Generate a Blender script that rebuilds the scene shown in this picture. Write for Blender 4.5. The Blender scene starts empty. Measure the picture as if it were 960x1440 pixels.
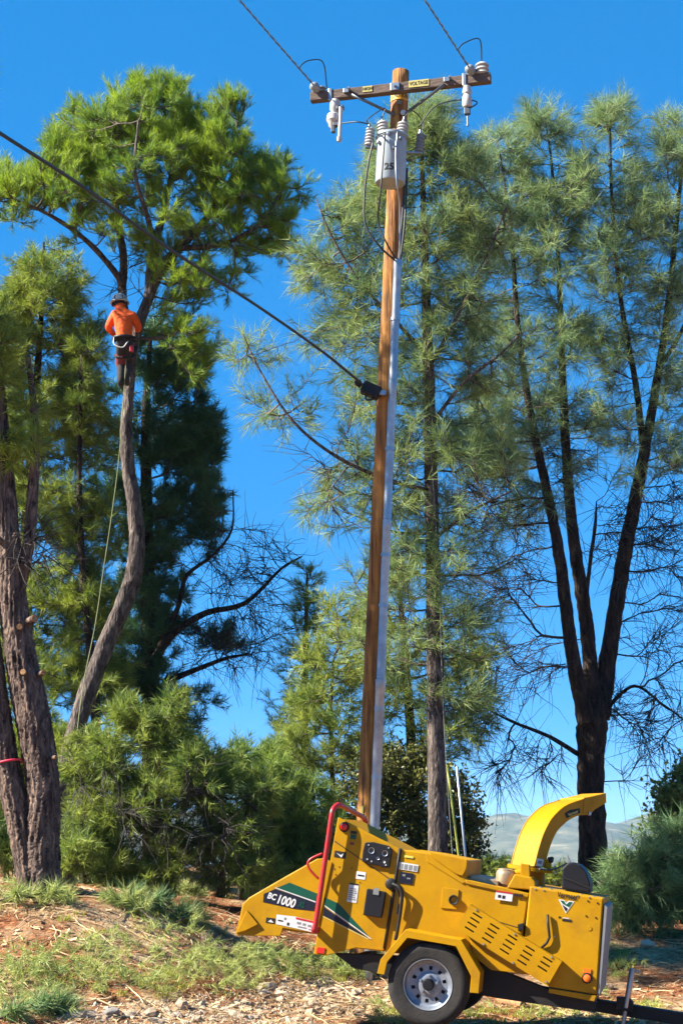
import bpy, bmesh, math, random
import numpy as np
from mathutils import Vector, Matrix, noise as mnoise

R = math.radians
random.seed(7)
rng = np.random.default_rng(7)
scene = bpy.context.scene
col = scene.collection

# ------------------------------------------------------------------ camera
F = 2200.0                       # focal length in photo pixels (960 x 1440)
EYE = 1.6
PITCH = math.atan(480 / F)
cam_d = bpy.data.cameras.new('camera')
cam = bpy.data.objects.new('camera', cam_d)
col.objects.link(cam)
cam.location = (0, 0, EYE)
cam.rotation_euler = (R(90) + PITCH, 0, 0)
cam_d.sensor_fit = 'VERTICAL'
cam_d.sensor_height = 36
cam_d.lens = 36 * F / 1440
cam_d.clip_end = 20000
cam_d.clip_start = 0.1
scene.camera = cam

# ------------------------------------------------------------------ light
SUN_TO = Vector((-0.97, -0.17, 0.80)).normalized()
sun_el = math.asin(SUN_TO.z)
sun_rot = math.atan2(SUN_TO.x, SUN_TO.y)
world = bpy.data.worlds.new('World')
scene.world = world
world.use_nodes = True
nt = world.node_tree
sky = nt.nodes.new('ShaderNodeTexSky')
sky.sky_type = 'NISHITA'
sky.sun_disc = False
sky.sun_elevation = sun_el
sky.sun_rotation = sun_rot
sky.altitude = 4000
sky.air_density = 0.5
sky.dust_density = 0.0
sky.ozone_density = 9.0
hs = nt.nodes.new('ShaderNodeHueSaturation')
hs.inputs['Saturation'].default_value = 2.3
hs.inputs['Value'].default_value = 1.12
hs.inputs['Hue'].default_value = 0.506
gm = nt.nodes.new('ShaderNodeGamma')
gm.inputs[1].default_value = 0.33
nt.links.new(sky.outputs[0], gm.inputs[0])
nt.links.new(gm.outputs[0], hs.inputs['Color'])
nt.links.new(hs.outputs[0], nt.nodes['Background'].inputs[0])
nt.nodes['Background'].inputs[1].default_value = 0.15
sun_d = bpy.data.lights.new('sun', 'SUN')
sun_d.energy = 5.0
sun_d.angle = R(0.5)
sun_d.color = (1.0, 0.93, 0.80)
sun = bpy.data.objects.new('sun', sun_d)
col.objects.link(sun)
sun.rotation_euler = (-SUN_TO).to_track_quat('-Z', 'Y').to_euler()

vs = scene.view_settings
vs.view_transform = 'Standard'
vs.look = 'None'
vs.exposure = 2.1
vs.gamma = 1.0
vs.use_curve_mapping = False
scene.render.resolution_x = 682
scene.render.resolution_y = 1024
scene.cycles.max_bounces = 5
scene.cycles.diffuse_bounces = 3
scene.cycles.transparent_max_bounces = 6
scene.cycles.volume_bounces = 0

# ------------------------------------------------------------------ helpers
CP, SP = math.cos(PITCH), math.sin(PITCH)
CAM = np.array([0, 0, EYE])


def ray(px, py):
    dx = (px - 480) / F
    dy = (720 - py) / F
    return np.array([dx, CP - dy * SP, SP + dy * CP])


def P(px, py, Y):
    """point at distance Y (along world y) that the photo shows at (px, py)"""
    d = ray(px, py)
    return CAM + d * (Y / d[1])


def link(o, parent=None):
    col.objects.link(o)
    if parent is not None:
        o.parent = parent
    return o


def tag(o, label=None, cat=None, group=None, kind=None):
    if label: o['label'] = label
    if cat: o['category'] = cat
    if group: o['group'] = group
    if kind: o['kind'] = kind
    return o


def empty(name, loc=(0, 0, 0)):
    o = bpy.data.objects.new(name, None)
    o.empty_display_size = 0.2
    o.location = loc
    return link(o)


def obj(name, me, m, parent=None):
    if m is not None and not me.materials:
        me.materials.append(m)
    return link(bpy.data.objects.new(name, me), parent)


def shift(me, loc):
    me.transform(Matrix.Translation(-Vector(loc)))


def np_mesh(name, verts, faces, smooth=False):
    """verts (n,3), faces (m,k) numpy with constant k"""
    me = bpy.data.meshes.new(name)
    verts = np.asarray(verts, np.float32)
    faces = np.asarray(faces, np.int32)
    k = faces.shape[1]
    me.vertices.add(len(verts))
    me.vertices.foreach_set('co', verts.ravel())
    me.loops.add(faces.size)
    me.loops.foreach_set('vertex_index', faces.ravel())
    me.polygons.add(len(faces))
    me.polygons.foreach_set('loop_start', np.arange(len(faces), dtype=np.int32) * k)
    me.polygons.foreach_set('use_smooth', np.full(len(faces), smooth))
    me.update(calc_edges=True)
    return me


class NodeMat:
    def __init__(self, name):
        self.m = bpy.data.materials.new(name)
        self.m.use_nodes = True
        self.nt = self.m.node_tree
        self.b = self.nt.nodes['Principled BSDF']
        self.out = self.nt.nodes['Material Output']

    def n(self, t, **kw):
        x = self.nt.nodes.new(t)
        for k, v in kw.items():
            setattr(x, k, v)
        return x

    def l(self, a, b):
        self.nt.links.new(a, b)


def rgba(c):
    return (c[0], c[1], c[2], 1)


def pmat(name, c, rough=0.6, metal=0.0, c2=None, scale=6.0, bump=0.0, bscale=40.0,
         stretch=(1, 1, 1), lo=0.35, hi=0.65, c3=None, spec=0.5, detail=6):
    """principled material, colour broken up by noise, optional bump"""
    q = NodeMat(name)
    b = q.b
    b.inputs['Roughness'].default_value = rough
    b.inputs['Metallic'].default_value = metal
    b.inputs['Specular IOR Level'].default_value = spec
    tc = q.n('ShaderNodeTexCoord')
    mp = q.n('ShaderNodeMapping')
    mp.inputs['Scale'].default_value = stretch
    q.l(tc.outputs['Object'], mp.inputs[0])
    no = q.n('ShaderNodeTexNoise')
    no.inputs['Scale'].default_value = scale
    no.inputs['Detail'].default_value = detail
    no.inputs['Roughness'].default_value = 0.65
    q.l(mp.outputs[0], no.inputs['Vector'])
    cr = q.n('ShaderNodeValToRGB')
    e = cr.color_ramp.elements
    if c2 is None:
        c2 = tuple(x * 0.82 for x in c)
    e[0].position = lo; e[0].color = rgba(c2)
    e[1].position = hi; e[1].color = rgba(c)
    if c3:
        x = e.new(min(0.99, hi + 0.12)); x.color = rgba(c3)
    q.l(no.outputs[0], cr.inputs[0])
    q.l(cr.outputs[0], b.inputs['Base Color'])
    if bump:
        n2 = q.n('ShaderNodeTexNoise')
        n2.inputs['Scale'].default_value = bscale
        n2.inputs['Detail'].default_value = 6
        q.l(mp.outputs[0], n2.inputs['Vector'])
        bp = q.n('ShaderNodeBump')
        bp.inputs['Strength'].default_value = bump
        bp.inputs['Distance'].default_value = 0.02
        q.l(n2.outputs[0], bp.inputs['Height'])
        q.l(bp.outputs[0], b.inputs['Normal'])
    return q.m


def leafmat(name, ca, cb, trans=0.35, rough=0.55, scale=1.6):
    """needles or leaves: colour per needle and per clump, light passes through"""
    q = NodeMat(name)
    b = q.b
    b.inputs['Roughness'].default_value = rough
    b.inputs['Specular IOR Level'].default_value = 0.35
    ge = q.n('ShaderNodeNewGeometry')
    no = q.n('ShaderNodeTexNoise')
    no.inputs['Scale'].default_value = scale
    no.inputs['Detail'].default_value = 3
    tc = q.n('ShaderNodeTexCoord')
    q.l(tc.outputs['Object'], no.inputs['Vector'])
    ad = q.n('ShaderNodeMath', operation='MULTIPLY_ADD')
    q.l(ge.outputs['Random Per Island'], ad.inputs[0])
    ad.inputs[1].default_value = 0.55
    sb = q.n('ShaderNodeMath', operation='MULTIPLY_ADD')
    q.l(no.outputs[0], sb.inputs[0])
    sb.inputs[1].default_value = 1.6
    sb.inputs[2].default_value = -0.58
    q.l(sb.outputs[0], ad.inputs[2])
    mx = q.n('ShaderNodeMix', data_type='RGBA')
    mx.clamp_factor = True
    q.l(ad.outputs[0], mx.inputs[0])
    mx.inputs[6].default_value = rgba(ca)
    mx.inputs[7].default_value = rgba(cb)
    q.l(mx.outputs[2], b.inputs['Base Color'])
    tr = q.n('ShaderNodeBsdfTranslucent')
    q.l(mx.outputs[2], tr.inputs[0])
    ms = q.n('ShaderNodeMixShader')
    ms.inputs[0].default_value = trans
    q.l(b.outputs[0], ms.inputs[1])
    q.l(tr.outputs[0], ms.inputs[2])
    q.l(ms.outputs[0], q.out.inputs[0])
    return q.m


def barkmat(name, ca, cb, cc, scale=9):
    """furrowed conifer bark"""
    q = NodeMat(name)
    b = q.b
    b.inputs['Roughness'].default_value = 0.9
    b.inputs['Specular IOR Level'].default_value = 0.15
    tc = q.n('ShaderNodeTexCoord')
    mp = q.n('ShaderNodeMapping')
    mp.inputs['Scale'].default_value = (1, 1, 0.28)
    q.l(tc.outputs['Object'], mp.inputs[0])
    no = q.n('ShaderNodeTexNoise')
    no.inputs['Scale'].default_value = scale
    no.inputs['Detail'].default_value = 8
    no.inputs['Roughness'].default_value = 0.7
    no.inputs['Distortion'].default_value = 0.8
    q.l(mp.outputs[0], no.inputs['Vector'])
    cr = q.n('ShaderNodeValToRGB')
    e = cr.color_ramp.elements
    e[0].position = 0.36; e[0].color = rgba(ca)
    e[1].position = 0.52; e[1].color = rgba(cb)
    x = e.new(0.68); x.color = rgba(cc)
    q.l(no.outputs[0], cr.inputs[0])
    q.l(cr.outputs[0], b.inputs['Base Color'])
    vo = q.n('ShaderNodeTexVoronoi', feature='DISTANCE_TO_EDGE')
    vo.inputs['Scale'].default_value = scale * 1.6
    q.l(mp.outputs[0], vo.inputs['Vector'])
    ad = q.n('ShaderNodeMath', operation='ADD')
    q.l(vo.outputs[0], ad.inputs[0])
    q.l(no.outputs[0], ad.inputs[1])
    bp = q.n('ShaderNodeBump')
    bp.inputs['Strength'].default_value = 0.9
    bp.inputs['Distance'].default_value = 0.03
    q.l(ad.outputs[0], bp.inputs['Height'])
    q.l(bp.outputs[0], b.inputs['Normal'])
    return q.m


M = {}
M['yellow'] = pmat('yellow_paint', (0.36, 0.188, 0.001), 0.46, c2=(0.31, 0.152, 0.001), scale=3, bump=0.03, bscale=9, spec=0.14)
def weather(m, dust, amt, s1=2.2, s2=28):
    """dust film, scuffs and specks laid over a painted surface"""
    t_ = m.node_tree; b_ = t_.nodes['Principled BSDF']
    src = b_.inputs['Base Color'].links[0].from_socket
    tc_ = t_.nodes.new('ShaderNodeTexCoord')
    fac = None
    for sc_, lo_, hi_, k_ in ((s1, 0.48, 0.75, amt), (s2, 0.62, 0.72, amt * 0.9), (s2 * 4, 0.66, 0.74, amt * 0.8)):
        n_ = t_.nodes.new('ShaderNodeTexNoise'); n_.inputs['Scale'].default_value = sc_; n_.inputs['Detail'].default_value = 9; n_.inputs['Roughness'].default_value = 0.7
        t_.links.new(tc_.outputs['Object'], n_.inputs['Vector'])
        r_ = t_.nodes.new('ShaderNodeMapRange'); r_.inputs[1].default_value = lo_; r_.inputs[2].default_value = hi_; r_.inputs[4].default_value = k_
        t_.links.new(n_.outputs[0], r_.inputs[0])
        if fac is None: fac = r_.outputs[0]
        else:
            a_ = t_.nodes.new('ShaderNodeMath'); a_.operation = 'MAXIMUM'
            t_.links.new(fac, a_.inputs[0]); t_.links.new(r_.outputs[0], a_.inputs[1]); fac = a_.outputs[0]
    mx_ = t_.nodes.new('ShaderNodeMix'); mx_.data_type = 'RGBA'
    t_.links.new(fac, mx_.inputs[0]); t_.links.new(src, mx_.inputs[6]); mx_.inputs[7].default_value = rgba(dust)
    t_.links.new(mx_.outputs[2], b_.inputs['Base Color'])
    ro = t_.nodes.new('ShaderNodeMath'); ro.operation = 'MULTIPLY_ADD'
    t_.links.new(fac, ro.inputs[0]); ro.inputs[1].default_value = 0.5; ro.inputs[2].default_value = b_.inputs['Roughness'].default_value
    t_.links.new(ro.outputs[0], b_.inputs['Roughness'])


weather(M['yellow'], (0.13, 0.068, 0.010), 0.55)
M['red'] = pmat('red_paint', (0.36, 0.008, 0.012), 0.4)
M['black'] = pmat('black_paint', (0.006, 0.006, 0.007), 0.55, c2=(0.011, 0.010, 0.010), scale=10, spec=0.25)
M['rubber'] = pmat('tyre_rubber', (0.016, 0.016, 0.017), 0.9, c2=(0.030, 0.027, 0.025), scale=12, bump=0.2, bscale=60, spec=0.2)
weather(M['black'], (0.05, 0.038, 0.026), 0.3)
weather(M['rubber'], (0.075, 0.06, 0.045), 0.45)
M['plastic'] = pmat('black_plastic', (0.006, 0.006, 0.009), 0.5, spec=0.25)
M['rim'] = pmat('silver_rim', (0.21, 0.235, 0.275), 0.42, 0.4, c2=(0.14, 0.155, 0.185), scale=14)
M['steel'] = pmat('galvanised_steel', (0.36, 0.38, 0.41), 0.36, 0.85, c2=(0.26, 0.28, 0.31), scale=8)
M['white'] = pmat('white_label', (0.50, 0.50, 0.50), 0.5)
weather(M['steel'], (0.12, 0.10, 0.085), 0.35, 3, 20)
M['navy'] = pmat('navy_decal', (0.006, 0.008, 0.020), 0.45, spec=0.25)
M['green'] = pmat('green_decal', (0.003, 0.060, 0.036), 0.45, spec=0.25)
M['grey'] = pmat('grey_print', (0.15, 0.155, 0.16), 0.6)
M['orange_lens'] = pmat('amber_lens', (0.75, 0.13, 0.01), 0.2)
M['red_lens'] = pmat('red_lens', (0.6, 0.015, 0.012), 0.2)
M['muffler'] = pmat('muffler_metal', (0.42, 0.33, 0.22), 0.45, 0.5, c2=(0.25, 0.17, 0.1), scale=8)
M['polewood'] = pmat('pole_wood', (0.33, 0.130, 0.022), 0.85, c2=(0.05, 0.018, 0.008), scale=17, stretch=(1, 1, 0.055),
                     bump=0.9, bscale=50, c3=(0.42, 0.20, 0.045), lo=0.36, hi=0.52, detail=12)
weather(M['polewood'], (0.03, 0.016, 0.01), 0.75, 1.1, 9)
M['armwood'] = pmat('crossarm_wood', (0.12, 0.082, 0.064), 0.85, c2=(0.045, 0.03, 0.024), scale=16, stretch=(0.08, 1, 1), bump=0.5)
M['tank'] = pmat('transformer_paint', (0.27, 0.32, 0.36), 0.4, c2=(0.22, 0.265, 0.30), scale=5)
weather(M['tank'], (0.13, 0.10, 0.08), 0.4, 3, 18)
M['porcelain'] = pmat('grey_porcelain', (0.20, 0.22, 0.235), 0.25)
M['porcelain_light'] = pmat('pale_porcelain', (0.42, 0.41, 0.40), 0.25)
M['cable'] = pmat('cable_black', (0.012, 0.012, 0.014), 0.5)
M['wire'] = pmat('wire_metal', (0.09, 0.10, 0.12), 0.45, 0.4)
M['tagyellow'] = pmat('yellow_tag', (0.42, 0.36, 0.10), 0.6)
M['signyellow'] = pmat('pole_sign_yellow', (0.62, 0.36, 0.02), 0.6)
M['bark'] = barkmat('bark_furrowed', (0.016, 0.010, 0.009), (0.11, 0.078, 0.066), (0.26, 0.18, 0.13), 13)
M['bark_dark'] = barkmat('bark_dark', (0.008, 0.006, 0.006), (0.032, 0.022, 0.018), (0.075, 0.052, 0.038), 12)
M['bark_grey'] = barkmat('bark_grey', (0.015, 0.011, 0.010), (0.085, 0.068, 0.062), (0.20, 0.16, 0.13), 13)
M['twig'] = pmat('twig_wood', (0.10, 0.07, 0.05), 0.9, c2=(0.04, 0.028, 0.022), scale=6)
M['deadtwig'] = pmat('dead_twig_wood', (0.035, 0.026, 0.024), 0.9, c2=(0.016, 0.012, 0.012), scale=6)
M['cutwood'] = pmat('cut_wood', (0.34, 0.18, 0.075), 0.85, c2=(0.16, 0.075, 0.03), scale=45)
M['orange'] = pmat('orange_cloth', (0.78, 0.10, 0.004), 0.85, c2=(0.55, 0.06, 0.003), scale=7, bump=1.0, bscale=10)
M['pants'] = pmat('dark_trousers', (0.010, 0.009, 0.010), 0.9, c2=(0.022, 0.018, 0.018), scale=20)
M['maroon'] = pmat('maroon_strap', (0.16, 0.018, 0.025), 0.8)
M['skin'] = pmat('skin', (0.42, 0.22, 0.14), 0.6)
M['helmet'] = pmat('helmet_white', (0.42, 0.46, 0.48), 0.35)
M['boot'] = pmat('boot_leather', (0.03, 0.025, 0.022), 0.7)
M['hair'] = pmat('dark_hair', (0.015, 0.011, 0.009), 0.8)
M['rope'] = pmat('pale_rope', (0.20, 0.22, 0.10), 0.9)
M['pink'] = pmat('pink_ribbon', (0.75, 0.03, 0.08), 0.6)
M['stake'] = pmat('lime_stake', (0.42, 0.42, 0.06), 0.6)
M['stone'] = pmat('stone_tan', (0.42, 0.32, 0.22), 0.9, c2=(0.25, 0.18, 0.12), scale=7, bump=0.5, bscale=30)
M['stone2'] = pmat('stone_grey', (0.25, 0.225, 0.20), 0.9, c2=(0.13, 0.12, 0.11), scale=7, bump=0.5, bscale=30)
M['stone3'] = pmat('stone_buff', (0.48, 0.40, 0.29), 0.9, c2=(0.31, 0.24, 0.17), scale=7, bump=0.5, bscale=30)
M['straw'] = leafmat('straw', (0.24, 0.13, 0.06), (0.68, 0.54, 0.32), 0.2, 0.8, 0.9)
M['duff'] = leafmat('needle_duff', (0.13, 0.040, 0.018), (0.52, 0.19, 0.06), 0.1, 0.85, 0.8)
M['fresh'] = leafmat('fresh_needles', (0.12, 0.19, 0.05), (0.50, 0.52, 0.16), 0.4, 0.5, 3.0)
M['grass'] = leafmat('grass_blades', (0.20, 0.25, 0.03), (0.50, 0.52, 0.08), 0.4, 0.5, 1.0)
# one green per tree
M['n_climb'] = leafmat('needles_bright', (0.026, 0.105, 0.018), (0.36, 0.47, 0.03), 0.45)
M['n_back'] = leafmat('needles_olive', (0.036, 0.1, 0.02), (0.34, 0.39, 0.045), 0.42)
M['n_dark'] = leafmat('needles_dark', (0.014, 0.062, 0.03), (0.07, 0.155, 0.045), 0.3)
M['n_grey'] = leafmat('needles_grey', (0.05, 0.13, 0.06), (0.35, 0.42, 0.12), 0.42)
M['n_right'] = leafmat('needles_grey_blue', (0.045, 0.125, 0.07), (0.33, 0.41, 0.14), 0.42)
M['n_young'] = leafmat('needles_young', (0.03, 0.1, 0.03), (0.27, 0.35, 0.05), 0.4)
M['n_gold'] = leafmat('needles_gold', (0.07, 0.14, 0.03), (0.38, 0.42, 0.07), 0.42)
M['n_bush'] = leafmat('needles_bush', (0.025, 0.085, 0.02), (0.33, 0.38, 0.06), 0.4)
M['n_boughs'] = leafmat('needles_boughs', (0.06, 0.14, 0.06), (0.27, 0.37, 0.13), 0.4)
M['leaf'] = leafmat('oak_leaves', (0.025, 0.042, 0.012), (0.15, 0.15, 0.03), 0.35, 0.4)
M['leaf2'] = leafmat('broad_leaves', (0.04, 0.08, 0.016), (0.19, 0.24, 0.055), 0.35, 0.45)


def tube(pts, rad, sides=8, disp=None, cap=True):
    """swept tube -> verts, quads (caps closed by collapsing to a point)"""
    pts = np.asarray(pts, float)
    n = len(pts)
    rad = np.broadcast_to(np.asarray(rad, float), (n,))
    tg = np.gradient(pts, axis=0)
    tg /= np.linalg.norm(tg, axis=1)[:, None] + 1e-9
    ref = np.array([0, 0, 1.0]) if abs(tg[0][2]) < 0.9 else np.array([1.0, 0, 0])
    a = np.cross(tg[0], ref); a /= np.linalg.norm(a)
    A = np.zeros((n, 3))
    for i in range(n):
        a = a - tg[i] * np.dot(a, tg[i])
        a /= np.linalg.norm(a) + 1e-9
        A[i] = a
    B = np.cross(tg, A)
    th = np.arange(sides) / sides * 2 * math.pi
    r = np.repeat(rad[:, None], sides, 1)
    if disp is not None:
        r = r * disp(pts, th)
    V = pts[:, None, :] + r[..., None] * (np.cos(th)[None, :, None] * A[:, None, :] + np.sin(th)[None, :, None] * B[:, None, :])
    V = V.reshape(-1, 3)
    i = np.arange(n - 1)[:, None] * sides
    j = np.arange(sides)[None, :]
    k = (j + 1) % sides
    Q = np.stack([i + j, i + k, i + sides + k, i + sides + j], -1).reshape(-1, 4)
    if cap:
        m = len(V)
        V = np.vstack([V, pts[0], pts[-1]])
        e = (n - 1) * sides
        j = np.arange(sides); k = (j + 1) % sides
        Q = np.vstack([Q, np.stack([k, j, np.full(sides, m), np.full(sides, m)], 1)[:, :4],
                       np.stack([e + j, e + k, np.full(sides, m + 1), np.full(sides, m + 1)], 1)])
    return V, Q


class Acc:
    """collects quads/tris into one mesh"""
    def __init__(self):
        self.V, self.Fs, self.n = [], [], 0

    def add(self, V, Fc):
        self.V.append(V); self.Fs.append(np.asarray(Fc) + self.n); self.n += len(V)

    def tube(self, *a, **k):
        self.add(*tube(*a, **k))

    def mesh(self, name, smooth=True, loc=None):
        V = np.vstack(self.V); Fc = np.vstack(self.Fs)
        if loc is not None:
            V = V - np.asarray(loc)
        if Fc.shape[1] == 4:
            # degenerate cap quads become triangles
            deg = Fc[:, 2] == Fc[:, 3]
            q, t = Fc[~deg], Fc[deg][:, :3]
            me = bpy.data.meshes.new(name)
            me.vertices.add(len(V)); me.vertices.foreach_set('co', V.astype(np.float32).ravel())
            idx = np.concatenate([q.ravel(), t.ravel()]).astype(np.int32)
            me.loops.add(len(idx)); me.loops.foreach_set('vertex_index', idx)
            st = np.concatenate([np.arange(len(q)) * 4, len(q) * 4 + np.arange(len(t)) * 3]).astype(np.int32)
            me.polygons.add(len(st)); me.polygons.foreach_set('loop_start', st)
            sm = np.concatenate([np.full(len(q), smooth), np.full(len(t), False)])
            me.polygons.foreach_set('use_smooth', sm)
            me.update(calc_edges=True)
            return me
        return np_mesh(name, V, Fc, smooth)


def smooth_path(pts, m):
    """Catmull-Rom through pts (k,d) -> m samples"""
    p = np.asarray(pts, float)
    p = np.vstack([2 * p[0] - p[1], p, 2 * p[-1] - p[-2]])
    k = len(p) - 3
    t = np.linspace(0, k - 1e-6, m)
    i = t.astype(int); f = (t - i)[:, None]
    a, b, c, d = p[i], p[i + 1], p[i + 2], p[i + 3]
    return 0.5 * (2 * b + (c - a) * f + (2 * a - 5 * b + 4 * c - d) * f ** 2 + (3 * b - a - 3 * c + d) * f ** 3)


def lathe_mesh(name, prof, axis_o, axis_d, sides=24, smooth=True):
    """prof [(r, t)] revolved about axis"""
    o = np.asarray(axis_o, float); d = np.asarray(axis_d, float); d = d / np.linalg.norm(d)
    ref = np.array([0, 0, 1.0]) if abs(d[2]) < 0.9 else np.array([1.0, 0, 0])
    a = np.cross(d, ref); a /= np.linalg.norm(a); b = np.cross(d, a)
    bm = bmesh.new()
    rings = []
    for r, t in prof:
        c = o + d * t
        if r < 1e-5:
            rings.append([bm.verts.new(c)])
        else:
            rings.append([bm.verts.new(c + r * (math.cos(x) * a + math.sin(x) * b))
                          for x in [2 * math.pi * i / sides for i in range(sides)]])
    for A, B in zip(rings[:-1], rings[1:]):
        for i in range(sides):
            j = (i + 1) % sides
            f = [A[i % len(A)], A[j % len(A)], B[j % len(B)], B[i % len(B)]]
            u = []
            for v in f:
                if v not in u: u.append(v)
            if len(u) > 2:
                try:
                    bm.faces.new(u).smooth = smooth
                except ValueError:
                    pass
    bmesh.ops.recalc_face_normals(bm, faces=bm.faces)
    me = bpy.data.meshes.new(name)
    bm.to_mesh(me); bm.free()
    if smooth:
        sharp_edges(me)
    return me


def sharp_edges(me, ang=40):
    """mark hard edges so that smooth shading keeps its corners"""
    bm = bmesh.new(); bm.from_mesh(me)
    for e in bm.edges:
        if len(e.link_faces) == 2 and e.calc_face_angle() > R(ang):
            e.smooth = False
    bm.to_mesh(me); bm.free()


def prism_mesh(name, poly, ext, bevel=0.0, seg=2):
    """closed prism: world polygon (k,3) extruded by vector ext"""
    bm = bmesh.new()
    a = [bm.verts.new(p) for p in poly]
    b = [bm.verts.new(np.asarray(p) + ext) for p in poly]
    bm.faces.new(a); bm.faces.new(b[::-1])
    n = len(a)
    for i in range(n):
        bm.faces.new((a[i], b[i], b[(i + 1) % n], a[(i + 1) % n]))
    bmesh.ops.recalc_face_normals(bm, faces=bm.faces)
    if bevel:
        bmesh.ops.bevel(bm, geom=bm.edges[:], offset=bevel, segments=seg, affect='EDGES', profile=0.5, clamp_overlap=True)
    me = bpy.data.meshes.new(name)
    bm.to_mesh(me); bm.free()
    return me


def box_mesh(name, c, ax, ay, az, bevel=0.0):
    """box with half-axis vectors"""
    c = np.asarray(c, float); ax, ay, az = map(lambda v: np.asarray(v, float), (ax, ay, az))
    return prism_mesh(name, [c - ax - ay - az, c + ax - ay - az, c + ax + ay - az, c - ax + ay - az], 2 * az, bevel)


def text_mesh(name, s, size, bold=0.0, shear=0.0, spacing=1.0):
    cu = bpy.data.curves.new(name, 'FONT')
    cu.body = s; cu.size = size; cu.offset = bold; cu.shear = shear; cu.space_character = spacing
    cu.align_x = 'CENTER'; cu.align_y = 'CENTER'
    cu.resolution_u = 3
    o = bpy.data.objects.new(name, cu)
    col.objects.link(o)
    dg = bpy.context.evaluated_depsgraph_get()
    me = bpy.data.meshes.new_from_object(o.evaluated_get(dg))
    bpy.data.objects.remove(o); bpy.data.curves.remove(cu)
    return me


# ------------------------------------------------------------------ ground
def sstep(a, b, x):
    t = np.clip((x - a) / (b - a), 0, 1)
    return t * t * (3 - 2 * t)


def vnoise(x, y, s, seed=0.0):
    x = np.asarray(x, float); y = np.asarray(y, float)
    return (np.sin(x * s * 1.3 + 1.7 * np.sin(y * s * 0.9 + seed) + seed) * np.cos(y * s * 1.1 + 1.3 * np.sin(x * s * 0.7 + 2 * seed)))


def ground_z(x, y):
    x = np.asarray(x, float); y = np.asarray(y, float)
    base = 0.62 * sstep(15.6, 20.5, y) + 0.35 * sstep(20, 30, y) - 0.05 * sstep(14, 10, y)
    left = 0.95 * sstep(0.3, -3.0, x) * sstep(12.6, 17.2, y) * (1 - 0.62 * sstep(17.4, 21, y))
    left += 0.3 * sstep(-4, -9, x) * sstep(12.6, 17, y) * (1 - 0.6 * sstep(17.4, 21, y))
    bump = 0.035 * vnoise(x, y, 1.4, 0.3) + 0.02 * vnoise(x, y, 3.7, 1.1) + 0.012 * vnoise(x, y, 8.3, 2.2)
    near = sstep(3, 9, y)
    fall = -np.clip(y - 34, 0, None) * 0.16
    fall = np.maximum(fall, -38)
    fall = fall + 3.0 * vnoise(x, y, 0.006, 0.7) * sstep(150, 600, y)
    return base + left + bump * near + fall


def G(px, py):
    """where the ray through a photo point meets the ground"""
    d = ray(px, py)
    t = np.linspace(9, 40, 1500)
    pts = CAM + d * t[:, None]
    below = pts[:, 2] < ground_z(pts[:, 0], pts[:, 1])
    i = np.argmax(below) if below.any() else len(t) - 1
    p = pts[i]
    return np.array([p[0], p[1], float(ground_z(p[0], p[1]))])


def gz(x, y):
    return float(ground_z(x, y))


def axis(a, b, fine, lim):
    """fine spacing inside (a,b), growing out to lim"""
    c = list(np.arange(a, b + 1e-6, fine))
    s = fine; x = b
    while x < lim[1]:
        s *= 1.22; x += s; c.append(x)
    s = fine; x = a
    while x > lim[0]:
        s *= 1.22; x -= s; c.insert(0, x)
    return np.array(c)


gx = axis(-6, 6, 0.06, (-5000, 5000))
gy = axis(11, 24, 0.07, (-60, 5200))
X, Yg = np.meshgrid(gx, gy)
Z = ground_z(X, Yg)
nx, ny = len(gx), len(gy)
ii = np.arange(ny - 1)[:, None] * nx + np.arange(nx - 1)[None, :]
gf = np.stack([ii, ii + 1, ii + nx + 1, ii + nx], -1).reshape(-1, 4)


def ground_material():
    q = NodeMat('forest_floor')
    b = q.b
    b.inputs['Roughness'].default_value = 0.95
    b.inputs['Specular IOR Level'].default_value = 0.1
    tc = q.n('ShaderNodeTexCoord')

    def noise(s, d=8, r=0.65):
        n = q.n('ShaderNodeTexNoise')
        n.inputs['Scale'].default_value = s
        n.inputs['Detail'].default_value = d
        n.inputs['Roughness'].default_value = r
        q.l(tc.outputs['Object'], n.inputs['Vector'])
        return n

    def ramp(src, *st):
        c = q.n('ShaderNodeValToRGB')
        e = c.color_ramp.elements
        e[0].position, e[0].color = st[0][0], rgba(st[0][1])
        e[1].position, e[1].color = st[-1][0], rgba(st[-1][1])
        for p, cc in st[1:-1]:
            x = e.new(p); x.color = rgba(cc)
        q.l(src, c.inputs[0])
        return c
    duff = ramp(noise(14).outputs[0], (0.3, (0.035, 0.015, 0.009)), (0.5, (0.16, 0.060, 0.026)), (0.7, (0.34, 0.16, 0.07)))
    straw = ramp(noise(11).outputs[0], (0.3, (0.10, 0.06, 0.035)), (0.5, (0.32, 0.23, 0.13)), (0.72, (0.52, 0.41, 0.25)))
    mk = ramp(noise(0.75, 5).outputs[0], (0.44, (0, 0, 0)), (0.58, (1, 1, 1)))
    mx = q.n('ShaderNodeMix', data_type='RGBA')
    q.l(mk.outputs[0], mx.inputs[0]); q.l(duff.outputs[0], mx.inputs[6]); q.l(straw.outputs[0], mx.inputs[7])
    q.l(mx.outputs[2], b.inputs['Base Color'])
    bp = q.n('ShaderNodeBump')
    bp.inputs['Strength'].default_value = 0.8
    bp.inputs['Distance'].default_value = 0.04
    q.l(noise(22).outputs[0], bp.inputs['Height'])
    q.l(bp.outputs[0], b.inputs['Normal'])
    return q.m


ground = obj('ground', np_mesh('ground', np.stack([X, Yg, Z], -1).reshape(-1, 3), gf, True), ground_material())
tag(ground, 'sloping forest floor of red needle litter and straw', 'ground', kind='structure')

# distant hills
hx = np.linspace(-2400, 2400, 260)
hy = np.linspace(1300, 4600, 150)
HX, HY = np.meshgrid(hx, hy)


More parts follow.
